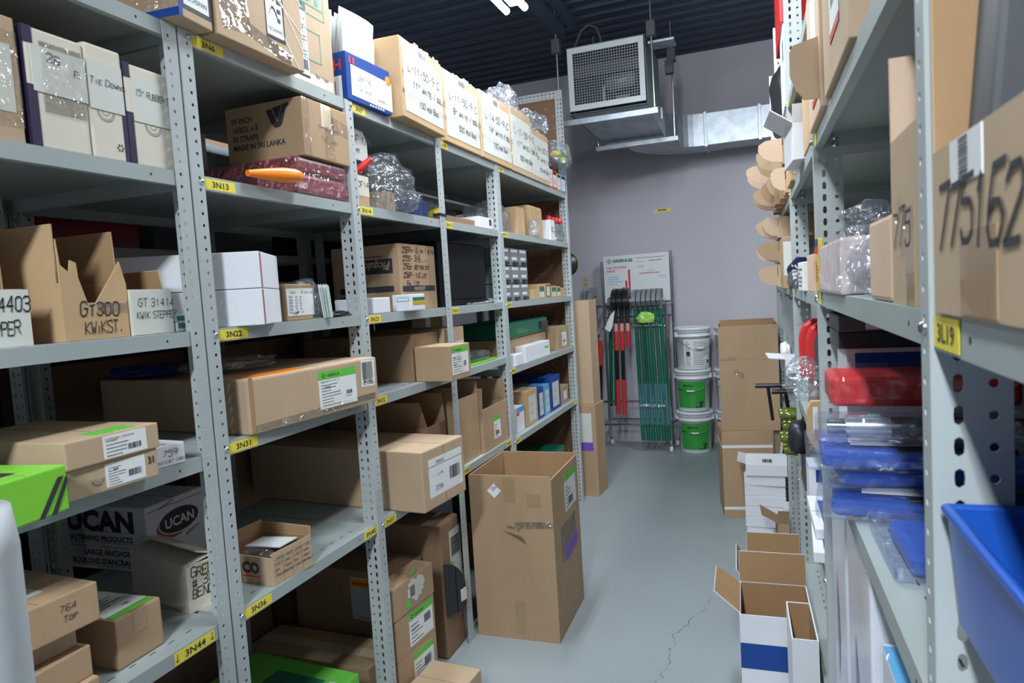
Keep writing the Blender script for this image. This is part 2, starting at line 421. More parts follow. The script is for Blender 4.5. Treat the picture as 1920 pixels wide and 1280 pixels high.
# ================================================================== SHELVING
PITCH = .0278
def flange(mb, M, width, length, cols, mi=0):
    """perforated strip; cols: (u0,u1,kind) kind None/'o'/'s'"""
    n = int(length / PITCH)
    for u0, u1, kind in cols:
        if kind is None:
            mb.add([M @ Vector(p) for p in ((u0, 0, 0), (u1, 0, 0), (u1, length, 0), (u0, length, 0))], [(0, 1, 2, 3)], mi); continue
        uc = (u0 + u1) / 2; rx, ry = ((.0042, .0042) if kind == 'o' else (.0042, .0088))
        top = n * PITCH
        if length - top > 1e-5: mb.add([M @ Vector(p) for p in ((u0, top, 0), (u1, top, 0), (u1, length, 0), (u0, length, 0))], [(0, 1, 2, 3)], mi)
        for i in range(n):
            v0 = i * PITCH; v1 = v0 + PITCH; vc = (v0 + v1) / 2
            o8 = [(u1, vc), (u1, v1), (uc, v1), (u0, v1), (u0, vc), (u0, v0), (uc, v0), (u1, v0)]
            kx = .707 if kind == 'o' else .85; ky = .707 if kind == 'o' else .72
            i8 = [(uc + rx * a, vc + ry * b) for a, b in ((1, 0), (kx, ky), (0, 1), (-kx, ky), (-1, 0), (-kx, -ky), (0, -1), (kx, -ky))]
            vs = [M @ Vector((a, b, 0)) for a, b in o8] + [M @ Vector((a, b, 0)) for a, b in i8]
            mb.add(vs, [(j, (j + 1) % 8, 8 + (j + 1) % 8, 8 + j) for j in range(8)], mi)
def post(parent, corner, height, sx, fy, fw=.04, sw=.052, holes=True, name='post'):
    """angle post: front flange along fy*y in the aisle plane, side flange along sx*x"""
    mb = MB(); x, y = corner
    fc = [(0, fw * .3, None), (fw * .3, fw * .95, 'o'), (fw * .95, fw, None)] if holes else [(0, fw, None)]
    scs = [(0, sw * .16, None), (sw * .16, sw * .50, 's'), (sw * .50, sw * .60, None), (sw * .60, sw * .93, 'o'), (sw * .93, sw, None)] if holes else [(0, sw, None)]
    flange(mb, FM((x, y, 0), (0, fy, 0), (0, 0, 1)), fw, height, fc)
    if sw > 0: flange(mb, FM((x, y, 0), (sx, 0, 0), (0, 0, 1)), sw, height, scs)
    o = mb.build(name, POST, parent)
    md = o.modifiers.new('thickness', 'SOLIDIFY'); md.thickness = .0018; md.offset = 0
    return o
LIP = .033
def shelf(parent, x0, x1, y0, y1, z, front='x1', slots=True):
    mb = MB(); t = .0016
    mb.box((x0, y0, z - t), (x1, y1, z))
    for a, b in ((x0, x0 + t), (x1 - t, x1)): mb.box((a, y0, z - LIP), (b, y1, z - t))
    for a, b in ((y0, y0 + t), (y1 - t, y1)): mb.box((x0 + t, a, z - LIP), (x1 - t, b, z - t))
    # inward return along the long edges
    mb.box((x0 + t, y0 + t, z - LIP), (x0 + .016, y1 - t, z - LIP + t)); mb.box((x1 - .016, y0 + t, z - LIP), (x1 - t, y1 - t, z - LIP + t))
    if slots:
        for xx in (x0 + .045, x1 - .045):
            y = y0 + .06
            while y < y1 - .05: mb.box((xx - .0015, y, z - .0002), (xx + .0015, y + .016, z + .0003), 1); y += .05
        fx = x1 if front == 'x1' else x0
        for y in (y0 + .10, y1 - .10): mb.box((fx - .0005, y - .002, z - .019), (fx + .0005, y + .002, z - .014), 1)
    return mb.build('shelf', [SHELF, SLOT], parent)
def bolt(parent, p, ax, r=.0065):
    mb = MB(); p = Vector(p); ax = Vector(ax)
    mb.tube([p, p + ax * .002, p + ax * .0045, p + ax * .0055], [r, r, r * .7, r * .2], 10)
    mb.build('bolt', ZINC, parent)
def shelftag(parent, M, txt, w=.085, h=.023, sub_=True):
    o = decal(parent, M, 0, 0, w, h, YEL, 'shelf_tag', .0006)
    if txt: ptext(o, M, txt, w * .5, h * .22, h * .80, INKB, 1.22, 0, .001, .0004, align='CENTER')
    return o

ROWS = [2.13, 1.80, 1.439, 1.162, .745]
DEP = .62
# --- left run, A to E
LA = thing('shelving_rack', 'long grey steel shelving run on the left, tags 3N13 to 3N36', 'shelving', (0, 0, 0), 0, 'grey steel shelving runs')
CORN = [-.038, .620, 1.305, 1.915, 3.220]
post(LA, (0, CORN[0]), 2.1292, -1, 1, .038)
post(LA, (0, CORN[1]), 2.1292, -1, 1, .041)
post(LA, (0, CORN[2]), 2.1292, -1, -1, .052, .018)
post(LA, (0, CORN[3]), 2.1292, -1, 1, .055)
post(LA, (0, CORN[4]), 2.1292, -1, 1, .030)
for y in (CORN[0], CORN[1], 1.255, CORN[3], CORN[4]): post(LA, (-DEP, y), 2.1292, 1, 1, .038, .045, holes=(y < 1))
edges = [CORN[0] + .002, CORN[1], 1.28, CORN[3], CORN[4]]
SHX = -.003
for r, z in enumerate(ROWS):
    for b in range(4):
        zz = z
        if b == 3: zz = {3: 1.096, 4: .728}.get(r, z)
        shelf(LA, -DEP + .003, SHX, edges[b] + .003, edges[b + 1] - .003, zz)
TAGS = {0: ['3N6', '3N7', '3N8', '3N9'], 1: ['3N13', '3N14', '3N15', '3N16'], 2: ['3N22', '3N23', '3N24', '3N25'], 3: ['3N31', '3N32', '3N33', '3N34'], 4: ['3N36', '3N37', '3N38', '3N39']}
TY = [.004, .664, 1.307, 1.972]
for r, z in enumerate(ROWS):
    for b in range(4):
        zz = z
        if b == 3: zz = {3: 1.096, 4: .728}.get(r, z)
        w = (.098, .08, .072, .072)[b]
        shelftag(LA, FM((SHX, TY[b], zz - .0295), (0, 1, 0), (0, 0, 1)), TAGS[r][b], w, .025)
        if b in (0, 1, 3): bolt(LA, (.001, TY[b] - .014, zz - .015), (1, 0, 0))
shelftag(LA, FM((SHX, .545, .745 - .030), (0, 1, 0), (0, 0, 1)), '3N45', .072, .027)
shelftag(LA, FM((SHX, 1.84, .745 - .030), (0, 1, 0), (0, 0, 1)), '3N47', .07, .025)
shelftag(LA, FM((SHX, 3.15, .728 - .030), (0, 1, 0), (0, 0, 1)), '', .06, .025)
# pegboard panel bolted to the far end in its own slotted frame
mb = MB(); mb.box((-.60, 3.262, .05), (-.05, 3.266, 2.80)); R = random.Random(3)
for gx in range(20):
    for gz in range(100):
        if R.random() < .86: continue
        x = -.57 + gx * .0265; z = .12 + gz * .0265
        mb.add([(x - .003, 3.2615, z - .003), (x + .003, 3.2615, z - .003), (x + .003, 3.2615, z + .003), (x - .003, 3.2615, z + .003)], [(0, 1, 2, 3)], 1)
mb.build('pegboard', [PEG, PEGHOLE], LA)
mb = MB()
flange(mb, FM((-.052, 3.259, 0), (1, 0, 0), (0, 0, 1)), .052, 2.83, [(0, .010, None), (.010, .026, 'o'), (.026, .032, None), (.032, .048, 's'), (.048, .052, None)])
flange(mb, FM((-.60, 3.2585, 2.83), (0, 0, -1), (1, 0, 0)), .052, .60, [(0, .008, None), (.008, .024, 's'), (.024, .032, None), (.032, .048, 'o'), (.048, .052, None)])
mb.build('panel_frame', POST, LA)
# black tie round the third post
mb = MB(); mb.box((-.03, 1.25, 1.815), (.004, 1.312, 1.825)); mb.build('cable_tie', BLK, LA)

# --- left, nearest unit
LB = thing('shelving_rack', 'grey steel shelving unit at the left edge of the photo, tag 3N44', 'shelving', (0, -.0455, 0), 0, 'grey steel shelving runs')
post(LB, (0, 0), 2.1292, -1, -1, .038)
post(LB, (0, -.70), 2.1292, -1, 1, .04)
for y in (-.04, -.70): post(LB, (-DEP, y), 2.1292, 1, 1, .038, .045, holes=True)
for z in (2.13, 1.80, 1.437, 1.147, .745): shelf(LB, -DEP + .003, SHX, -.698, -.002, z)
M44 = FM((SHX, -.205 + .04, .745 - .031), (0, 1, 0), (0, 0, 1))
shelftag(LB, M44, '3N44', .115, .027)
for u in (.008, .108):
    mb = MB(); 
    for a, b in (((u, .024), (u - .002, .006)), ((u - .002, .006), (u - .006, .011)), ((u - .002, .006), (u + .004, .010))):
        A = Vector((a[0], a[1], .0012)); B = Vector((b[0], b[1], .0012)); dd = (B - A).normalized(); nn = Vector((-dd.y, dd.x, 0)) * .0007
        mb.add([M44 @ q for q in (A - nn, B - nn, B + nn, A + nn)], [(0, 1, 2, 3)])
    mb.build('drawn_arrow', INK, LB)

# --- shadowed run standing back to back behind it
LC = thing('shelving_rack', 'shadowed grey shelving run standing behind the left shelving', 'shelving', (-.67, 0, 0), 0, 'grey steel shelving runs')
for y in (-.70, .02, 1.255, 1.93, 3.22):
    post(LC, (0, y), 2.1292, -1, 1, .038, .045, holes=(y < .5)); post(LC, (-.58, y), 2.1292, 1, 1, .038, .045, holes=False)
for z in (2.10, 1.70, 1.40, 1.05, .60):
    for a, b in ((-.70, .02), (.02, 1.255), (1.255, 1.93), (1.93, 3.22)): shelf(LC, -.577, -.003, a + .003, b - .003, z, slots=False)

# --- right run
RROT = .716
RB = thing('shelving_rack', 'grey steel shelving run on the right with the 3L19 tag', 'shelving', (1.36, -.6, 0), RROT, 'grey steel shelving runs')
RP = [-1.05, 0.0, 1.07, 2.12, 3.17, 4.05]          # post corners along the run
for y in RP:
    post(RB, (0, y), 2.75 if y > 3 else 2.60, 1, 1, .032, .060)
    post(RB, (.60, y), 2.60, -1, 1, .038, .045, holes=(y < 1.2))
RROWS = {0: [2.13, 1.439, 1.10, .37], 1: [2.13, 1.80, 1.439, 1.062, .36], 2: [2.13, 1.80, 1.432, 1.03, .745, .36], 3: [2.13, 1.80, 1.432, 1.10, .70], 4: [2.13, 1.80, 1.43, 1.05, .70]}
for b, zs in RROWS.items():
    for z in zs:
        x0 = .12 if (b == 0 and z in (1.10,)) else .003
        shelf(RB, x0, .597, RP[b] + .003, RP[b + 1] - .003, z, front='x0')
def RM(y, z): return FM((.0022, y, z), (0, -1, 0), (0, 0, 1))
shelftag(RB, RM(.0 - .004, 1.439 - .030), '3L19', .075, .027)
for z in (1.80, 1.439, .36): shelftag(RB, RM(1.066, z - .030), '', .05, .025)
for z in (2.13, 1.80, 1.43, .745): shelftag(RB, RM(2.115, z - .030), '', .05, .025)
for b, y in ((0, 0), (1, 1.07), (2, 2.12), (3, 3.17)):
    for z in RROWS[b] + RROWS[b + 1]: bolt(RB, (-.001, y + .016, z - .015), (-1, 0, 0))
    for z in (1.80, 1.439): bolt(RB, (.044, y - .001, z - .012), (0, -1, 0), .008); 
# side braces at the shelf ends
for b, y in ((1, 1.07), (2, 2.12)):
    for z in (1.80,):
        mb = MB(); mb.box((.004, y - .0045, z - .055), (.58, y - .0022, z - .004)); mb.build('side_brace', POST, RB)
        bolt(RB, (.044, y - .0046, z - .028), (0, -1, 0), .008)
def RW(y, dx, z):
    """place along the right run: y from its first visible post, dx inwards from the aisle face"""
    return (1.36 + dx * math.cos(math.radians(RROT)) - y * math.sin(math.radians(RROT)), -.6 + y * math.cos(math.radians(RROT)) + dx * math.sin(math.radians(RROT)), z)

# ================================================================== LEFT RUN: TOP SHELF (z 2.13)
Z1 = 2.1305
t, F = carton('brown box with blue corners and white label above the 3N6 tag', (.051, -.082, Z1), .108, .34, .30, 4.8, m=KRL, tape=False)
decal(t, F('front'), .0, 0, .012, .30, BLU, 'blue_edge'); decal(t, F('near'), 0, 0, .34, .018, BLU, 'blue_edge')
decal(t, F('near'), .06, .02, .28, .26, CTAPE, 'clear_tape')
def techlabel(t, M, u, v, w, h, seed):
    s = decal(t, M, u, v, w, h, INKB, 'shipping_label', .0006)
    decal(s, M, u + w * .05, v + h * .04, w * .86, h * .92, PAPER, 'white_sheet', .0009)
    ptext(s, M, 'TECHSPAN', u + w * .10, v + h * .09, w * .17, INKB, .9, 0, .0013)
    mb = MB(); P = [(u + w * (.14 + .5 * a), v + h * (.22 + .11 * math.sin(a * PI) )) for a in [i / 10 for i in range(11)]]
    for i in range(10):
        th = .012 * h * (1 + i * .4)
        mb.add([M @ Vector(q) for q in ((P[i][0], P[i][1], .0013), (P[i + 1][0], P[i + 1][1], .0013), (P[i + 1][0], P[i + 1][1] + th, .0013), (P[i][0], P[i][1] + th, .0013))], [(0, 1, 2, 3)], 0 if i < 4 else 1)
    mb.build('arc_emblem', [RED, INKB], s)
    bars(s, M, u + w * .18, v + h * .42, w * .36, h * .12, seed); fine(s, M, u + w * .62, v + h * .18, w * .26, h * .7, 7, seed, fill=.5)
techlabel(t, F('front'), .012, .02, .094, .24, 5)
t, F = carton('large taped brown box bound with white twine, top shelf over the 3N6 tag', (.045, .037, Z1), .325, .42, .34, -.1, m=KRL, tapem=TAPEL)
techlabel(t, F('front'), .175, .05, .075, .24, 8)
M = F('front')
decal(t, M, .02, .02, .1, .10, CTAPE, 'clear_tape', ang=8); decal(t, M, .10, .03, .17, .035, CTAPE, 'clear_tape', ang=-12)
mb = MB()
for a, b in (((.0, .30), (.325, .10)), ((.02, .34), (.30, .0)), ((.16, .34), (.325, .18)), ((.10, .34), (.325, .05))):
    d_ = Vector((b[0] - a[0], b[1] - a[1], 0)).normalized(); nn = Vector((-d_.y, d_.x, 0)) * .0013
    A = Vector((a[0], a[1], .0016)); B = Vector((b[0], b[1], .0016)); mb.add([M @ q for q in (A - nn, B - nn, B + nn, A + nn)], [(0, 1, 2, 3)])
mb.build('white_twine', PAPER, t)
t, F = carton('tall brown box printed with green up arrows on the top shelf', (-.010, .366, Z1), .222, .36, .47, 0, m=KRL, tape=False)
M = F('front'); mb = MB()
def outline(mb, M, u, v, w, h, th=.003, off=.0011):
    for a in ((u, v, u + w, v + th), (u, v + h - th, u + w, v + h), (u, v, u + th, v + h), (u + w - th, v, u + w, v + h)):
        mb.add([M @ Vector(q) for q in ((a[0], a[1], off), (a[2], a[1], off), (a[2], a[3], off), (a[0], a[3], off))], [(0, 1, 2, 3)])
outline(mb, M, .085, .21, .105, .22); outline(mb, M, .075, .075, .085, .09)
for c in (.115, .158):
    mb.add([M @ Vector(q) for q in ((c - .008, .25, .0011), (c + .008, .25, .0011), (c + .008, .37, .0011), (c - .008, .37, .0011))], [(0, 1, 2, 3)])
    mb.add([M @ Vector(q) for q in ((c - .018, .37, .0011), (c + .018, .37, .0011), (c, .405, .0011))], [(0, 1, 2)])
mb.add([M @ Vector(q) for q in ((.09, .238, .0011), (.185, .238, .0011), (.185, .243, .0011), (.09, .243, .0011))], [(0, 1, 2, 3)])
mb.build('arrow_print', TEAL, t)
ptext(t, M, 'fer / Inv.', .125, .028, .02, INKB, 1, 0, .0012)
s = decal(t, M, .035, .018, .062, .22, INKB, 'shipping_label', .0007); decal(s, M, .036, .026, .060, .185, PAPER, 'white_sheet', .001)
ptext(s, M, 'CULTEX', .042, .217, .011, PAPER, 1, 0, .0013); ptext(s, M, '40 LB', .060, .185, .012, INKB, 1, 0, .0016); fine(s, M, .042, .08, .05, .095, 9, 3, off=.0016, fill=.3); bars(s, M, .045, .04, .045, .03, 4, off=.0016)
decal(t, M, .02, .005, .19, .03, TAPEL, 'packing_tape', .0004)
# blue carton under loose papers
t, F = carton('blue printed carton with a white note on its front, above the 3N7 tag', (.006, .633, Z1), .252, .16, .152, -3, m=BLU, tape=False)
s = decal(t, F('near'), .065, .005, .075, .072, PAPER, 'shipping_label'); bars(s, F('near'), .095, .012, .022, .05, 4, horiz=True); 
ptext(t, F('near'), 'BOSCH', -.005, .095, .048, RED, .95, 0, .0012, .001)
M = F('front')
s = decal(t, M, .022, .018, .235, .098, PAPER, 'paper_note', .001, ang=-1.5)
hand(s, M, 'LBK19E', .055, .073, .015, off=.0022, wt=.08); hand(s, M, "8' white", .07, .040, .010, off=.0022); hand(s, M, 'airtool', .165, .030, .010, off=.0022)
mb = MB()
for k in range(2): mb.box((.0, .016 + k * .02, .118), (.0012, .026 + k * .02, .14))
mb.build('red_mark', RED, t)
mb = MB(); mb.lathe([(0.0001, 0), (.017, 0)], 20); o = mb.build('round_emblem', ORANGE, t); o.matrix_local = M @ Matrix.Translation((.238, .115, .0015))
mb = MB()
for k in range(6): mb.box((0, .12 + k * .015, .004), (.0012, .128 + k * .015, .011))
mb.build('white_icon', PAPER, t)
R = random.Random(8)
# sheaf of white sheets standing out of the blue carton
for k in range(11):
    h = R.uniform(.11, .15) + .006 * k; w = .19 + .010 * (k % 5); M = Matrix.Translation((-.015 - .019 * k, .655 + .010 * (k % 4), Z1 + .154)) @ Matrix.Rotation(math.radians(6), 4, 'Y') @ Matrix.Rotation(math.radians(R.uniform(-5, 5)), 4, 'X') @ FM((0, 0, 0), (0, 1, 0), (0, 0, 1))
    mb = MB(); ns = 6; sl = R.uniform(-.3, .3)
    for i in range(ns):
        u0, u1 = w * i / ns, w * (i + 1) / ns; c = lambda u: .010 * math.sin(u / w * PI)
        mb.add([M @ Vector(q) for q in ((u0, 0, c(u0)), (u1, 0, c(u1)), (u1, h + sl * u1, c(u1)), (u0, h + sl * u0, c(u0)))], [(0, 1, 2, 3)])
    o = mb.build('paper_sheet', PAPER); md = o.modifiers.new('t', 'SOLIDIFY'); md.thickness = .0012
    tag(o, 'white paper sheet in the loose sheaf on top of the blue printed carton', 'paper', 'white sheets over the blue carton')
# cartons with hand-lettered sheets
def capped(label, near, w, h, d, rot, l1, l2, l3, seed, cap=True, m=KRO, su=.02, sv=.02, sh=.80):
    t, F = carton(label, near, w, d, h, rot, m=m, tape=False, group='taped cartons with hand-lettered sheets on the top shelf')
    M = F('front'); s = decal(t, M, su, h * .09, w - su * 1.6, h * sh, PAPERG, 'lettered_sheet', .001)
    hand(s, M, l1, w * .15, h * .62, h * .100, seed=seed, off=.0022, ang=0, wt=.11); hand(s, M, l2, w * .24, h * .43, h * .085, seed=seed + 1, off=.0022, wt=.13); hand(s, M, l3, w * .36, h * .22, h * .075, seed=seed + 2, off=.0022, wt=.13)
    if cap:
        c = decal(t, M, .01, h * .88, w * .62, h * .11, PAPER, 'shipping_label', .0007); ptext(c, M, l1[0] + l1[1:], .02, h * .925, h * .05, INKB, .9, 0, .0014); bars(c, M, w * .42, h * .89, w * .18, h * .08, seed)
        decal(t, M, .0, h * .30, w, h * .06, CTAPE, 'clear_tape', .0026, ang=-2); decal(t, M, .01, h * .55, w * .98, h * .05, CTAPE, 'clear_tape', .003, ang=-6)
    mb = MB(); RR = random.Random(seed)
    for k in range(14):
        u = w * (.3 + .7 * k / 14); mb.box((-.004, u, h), (-.001, u + w * .04, h + RR.uniform(.003, .016)))
    mb.build('torn_edge', KRL, t)
    return t
capped('tallest hand-lettered carton on the top shelf, beside the white papers', (.054, .908, Z1), .372, .282, .40, 2.5, 'L-11-50-9-C', '11" white / solid', '100 per Bag', 1)
capped('second hand-lettered carton from the white papers, top shelf', (.012, 1.335, Z1), .385, .30, .40, 0, 'L-11-50-9-C', '8" white / solid', '500 per Bag', 4)
capped('third hand-lettered carton from the white papers, top shelf', (.012, 1.735, Z1), .41, .315, .40, 0, 'L-14-50-9-C', '14" white / solid', '100 per Bag', 7)
capped('hand-lettered carton with a pointed clear bag rising from its top', (.008, 2.166, Z1), .335, .335, .38, 0, 'L-11-50-9-C', '11" white / solid', '500 per Bag', 10, cap=False, m=KRL, su=.005)
capped('last hand-lettered carton on the top shelf, nearest the pegboard end', (.008, 2.508, Z1), .325, .29, .38, 0, 'L-14-120-C', '14" white / solid', '100 per Bag', 13, cap=False, m=KRL, su=.005)
lump('plastic_bag', 'pointed clear bag on the fourth lettered carton of the top shelf', 'bag', (-.10, 2.33, Z1 + .3375), (.16, .20, .15), film('milky_bag', (.95, .96, 1), .35, .2, 1.0, 24), 3, .75, freq=3.0)
lump('plastic_bag', 'pale plastic bag bulging over the last lettered carton on the top shelf', 'bag', (-.085, 2.72, Z1 + .308), (.2, .32, .13), MATS['milky_bag'], 7, .5, freq=3.0)
for k, (y, w, h, c, lb) in enumerate(((2.846, .075, .150, KR, 'small brown carton with a black-topped label at the top shelf end'), (2.935, .075, .118, REDP, 'small red carton with black-topped label at the top shelf end'), (3.03, .075, .112, KRO, 'thin tan carton with white label near the pegboard'), (3.125, .09, .115, BLUL, 'last small carton on the top shelf, pale blue sided with red marks'))):
    t, F = carton(lb, (0, y, Z1), w, .25, h, 0, m=c, tape=False, group='small cartons at the far end of the top shelf')
    M = F('front'); s = decal(t, M, .006, .012, w - .012, h * .72, PAPER, 'shipping_label'); decal(s, M, .006, h * .76, w - .012, h * .16, INKB, 'black_header'); fine(s, M, .014, .02, w - .03, h * .55, 6, k + 3, RED if k > 1 else INKB, fill=.35)
t = thing('plastic_bag', 'yellow and blue printed clear bag lying on the small end cartons', 'bag', (.0, 3.03, Z1 + .1525))
lump('film', '', '', (0, 0, 0), (.16, .30, .15), CLEAR, 9, .45, parent=t, freq=2.8)
for k, (y, z, m_) in enumerate(((-.06, .05, YEL), (.07, .03, mat('lime_film', (.33, .62, .10), .3, bump=.5)), (.02, .08, BLUL), (.09, .075, YEL))): lump('printed_patch', '', '', (.02, y, z), (.06, .09, .04), m_, 15 + k, .5, parent=t, sub_=2)

# ================================================================== SECOND SHELF (z 1.80)
Z2 = 1.8005
t, F = carton('brown box with a wrapped white sheet at the photo left edge, second shelf', (-.02, -.62, Z2), .222, .3, .225, 0, m=KRL, tape=False)
M = F('front'); s = decal(t, M, .06, .055, .15, .12, PAPERG, 'wrapped_sheet', .001); decal(t, M, .0, .03, .222, .17, CTAPE, 'clear_tape', .002)
def booky(label, y, w, h, left, right):
    t, F = carton(label, (-.02, y, Z2), w, .26, h, 0, m=CR, tape=False, bev=.006, seam=False)
    M = F('front')
    if left: decal(t, M, 0, 0, left, h * .52, NAVY, 'navy_strip', .0012); decal(t, M, 0, h * .86, left, h * .14, NAVY, 'navy_strip', .0012); decal(t, F('near'), .01, 0, .25, h, NAVY, 'navy_side', .001)
    if right: decal(t, M, w - right, 0, right, h * .45, NAVY, 'navy_strip', .0012)
    return t, F
t, F = booky('cream carton with navy side bearing white volume print, second shelf', -.386, .119, .222, .018, 0)
ptext(t, F('near'), '10L/2.64 US Gal.', .235, .02, .017, PAPER, 1, 90, .0022); 
M = F('front'); s = decal(t, M, .012, .105, .107, .085, PAPERG, 'paper_sheet', .0022); hand(s, M, '2B', .040, .165, .016, off=.0034); hand(s, M, 'R', .094, .148, .013, off=.0034); decal(t, M, .03, .07, .089, .13, CTAPE, 'clear_tape', .0045)
t, F = booky('cream carton with a round stamp and recycling mark, second shelf', -.264, .083, .230, 0, .010)
M = F('front'); s = decal(t, M, .002, .10, .078, .095, PAPERG, 'paper_sheet', .0022); hand(s, M, 'Tie Downs', .004, .15, .012, off=.0034)
def ringstamp(t, M, u, v, r):
    mb = MB()
    for rr in (r, r * .82, r * .4):
        for k in range(20):
            a, b = PI + PI * k / 20, PI + PI * (k + 1) / 20
            mb.add([M @ Vector(q) for q in ((u + rr * math.cos(a), v + rr * math.sin(a), .0012), (u + rr * math.cos(b), v + rr * math.sin(b), .0012), (u + (rr - .001) * math.cos(b), v + (rr - .001) * math.sin(b), .0012), (u + (rr - .001) * math.cos(a), v + (rr - .001) * math.sin(a), .0012))], [(0, 1, 2, 3)])
    mb.build('round_stamp', DGREY, t)
ringstamp(t, M, .035, .098, .020)
mb = MB()
for k in range(3):
    a = PI / 2 + k * 2 * PI / 3
    for e in (-.5, .5):
        c = Vector((.062 + .006 * math.cos(a + e), .030 + .006 * math.sin(a + e), .0012)); mb.add([M @ (c + Vector(q)) for q in ((-.0018, -.0018, 0), (.0018, -.0018, 0), (.0018, .0018, 0), (-.0018, .0018, 0))], [(0, 1, 2, 3)])
mb.build('recycling_mark', INKB, t)
t, F = booky('cream navy-edged carton lettered for rubber ties, beside the 3N13 post', -.179, .120, .215, .016, 0)
M = F('front'); s = decal(t, M, .018, .095, .110, .095, PAPERG, 'paper_sheet', .0022); hand(s, M @ Matrix.Diagonal((.72, 1, 1, 1)), '15" RUBBER TiE', .034, .150, .013, off=.0034, gap=.9); ringstamp(t, M, .065, .093, .022)
# bay over tag 3N13
t = thing('toolbox', 'maroon plastic tool case in clear wrap under the strap carton', 'toolbox', (-.005, .355, Z2 + .001), 0)
MB().box((-.45, 0, 0), (0, .252, .062)).build('case_base', MAROON, t, .014, 3); MB().box((-.45, .002, .064), (0, .250, .108)).build('case_lid', MAROON, t, .012, 3)
MB().box((-.453, -.003, -.0008), (.0035, .255, .1095)).build('clear_wrap', WRAP, t, .016, 2)
mb = MB(); mb.tube([(.012, -.028, .036), (.016, -.034, .036), (.018, -.06, .034), (.018, -.10, .030), (.016, -.16, .024), (.008, -.23, .018)], [.004, .014, .019, .020, .016, .008], 16)
o = mb.build('hand_tool', ORANGE); o.location = (.012, .355, Z2 + .003); tag(o, 'orange plastic tool handle lying against the maroon tool case', 'handle')
t, F = carton('brown strap carton with black V emblem on the maroon case', (.008, .385, Z2 + .112), .228, .276, .167, 0, m=KR, tapem=TAPEL)
M = F('near')
for k, s_ in enumerate(('09 INCH', '10/BDL x 5', '50 STRAPS', 'MADE IN SRI LANKA')): ptext(t, M, s_, .022, .118 - k * .026, .0225, INKB, .92, 0, .0012, .0005)
mb = MB(); P = [(.150, .142), (.232, .156), (.232, .148), (.222, .142), (.205, .098), (.196, .090), (.178, .090), (.166, .104), (.156, .128)]
mb.add([M @ Vector((a, b, .0012)) for a, b in P], [tuple(range(len(P)))]); 
mb.add([M @ Vector((a, b, .0015)) for a, b in ((.168, .148), (.171, .1485), (.190, .108), (.189, .104))], [(0, 1, 2, 3)], 1); mb.add([M @ Vector((a, b, .0015)) for a, b in ((.189, .104), (.190, .108), (.208, .152), (.211, .1525))], [(0, 1, 2, 3)], 1)
mb.build('v_emblem', [INKB, KR], t)
M = F('front'); hand(t, M, '9" Rubber', .07, .085, .015, wt=.06); hand(t, M, 'TiE Down', .08, .055, .014, wt=.06)
decal(t, M, .002, .0, .03, .167, CTAPE, 'clear_tape', .0013); decal(t, M, .12, .1, .12, .04, CTAPE, 'clear_tape', .0016, ang=-8); decal(t, M, .10, .005, .05, .15, CTAPE, 'clear_tape', .0014)
# bay over tag 3N14
t, F = carton('small cream and orange carton hand-lettered CF146 over the 3N14 tag', (-.01, .666, Z2), .075, .15, .10, 0, m=KRO, tape=False)
M = F('front'); s = decal(t, M, 0, .032, .075, .066, CR, 'cream_sheet'); hand(s, M, 'CF146', .006, .060, .019, off=.002)
t = thing('tag_card', 'white hand-written card hanging behind the 3N7 post', 'card', (-.06, .72, Z2 + .17), 0)
MB().prism([(0, 0), (.11, -.005), (.11, .07), (.085, .10), (.0, .105)], FM((0, 0, 0), (0, 1, 0), (0, 0, 1)), .001).build('card', PAPERG, t)
hand(t, FM((.001, 0, 0), (0, 1, 0), (0, 0, 1)), 'CF 1/4', .015, .055, .024); hand(t, FM((.001, 0, 0), (0, 1, 0), (0, 0, 1)), '3mm', .015, .022, .02)
mb = MB(); mb.box((-.12, 0, 0), (0, .08, .168)); o = mb.build('cardboard_box', KRD, None, .003); o.location = (-.30, .72, Z2); tag(o, 'dark brown carton behind the white hand-written card', 'box')
mb = MB(); mb.tube([(0, 0, 0), (.03, .03, .03), (.05, .05, .055)], [.012, .013, .010], 10); o = mb.build('hand_tool', REDP); o.location = (-.05, .70, Z2 + .105); tag(o, 'red handle lying on the orange and cream carton', 'handle')
for k, (y, h, dx) in enumerate(((.80, .060, -.055), (.868, .07, -.06), (.938, .08, -.055))):
    t, F = carton(('small wrapped brown carton nearest the CF146 carton', 'small brown carton in the middle of the bagged bundle', 'small taped brown carton beside the navy box')[k], (dx, y, Z2 + .002), .062, .09, h, 2 * k, m=(KRD, KR, KRL)[k], tape=k > 1)
lump('plastic_bag', 'crinkled clear bag of parts over the 3N14 shelf', 'bag', (-.105, .905, Z2 + .0005), (.30, .30, .20), CLEAR, 4, .35)
t, F = carton('small navy box in plastic at the middle of the 3N14 shelf', (-.015, 1.066, Z2), .115, .14, .064, 0, m=mat('navy_card', (.02, .03, .12), .35), tape=False)
decal(t, F('front'), .05, .002, .01, .06, CTAPE, 'clear_tape'); lump('crumpled_wrap', 'crumpled clear wrap sitting on the small navy box', 'wrap', (-.06, 1.12, Z2 + .066), (.08, .09, .03), CLEAR, 2, .5)
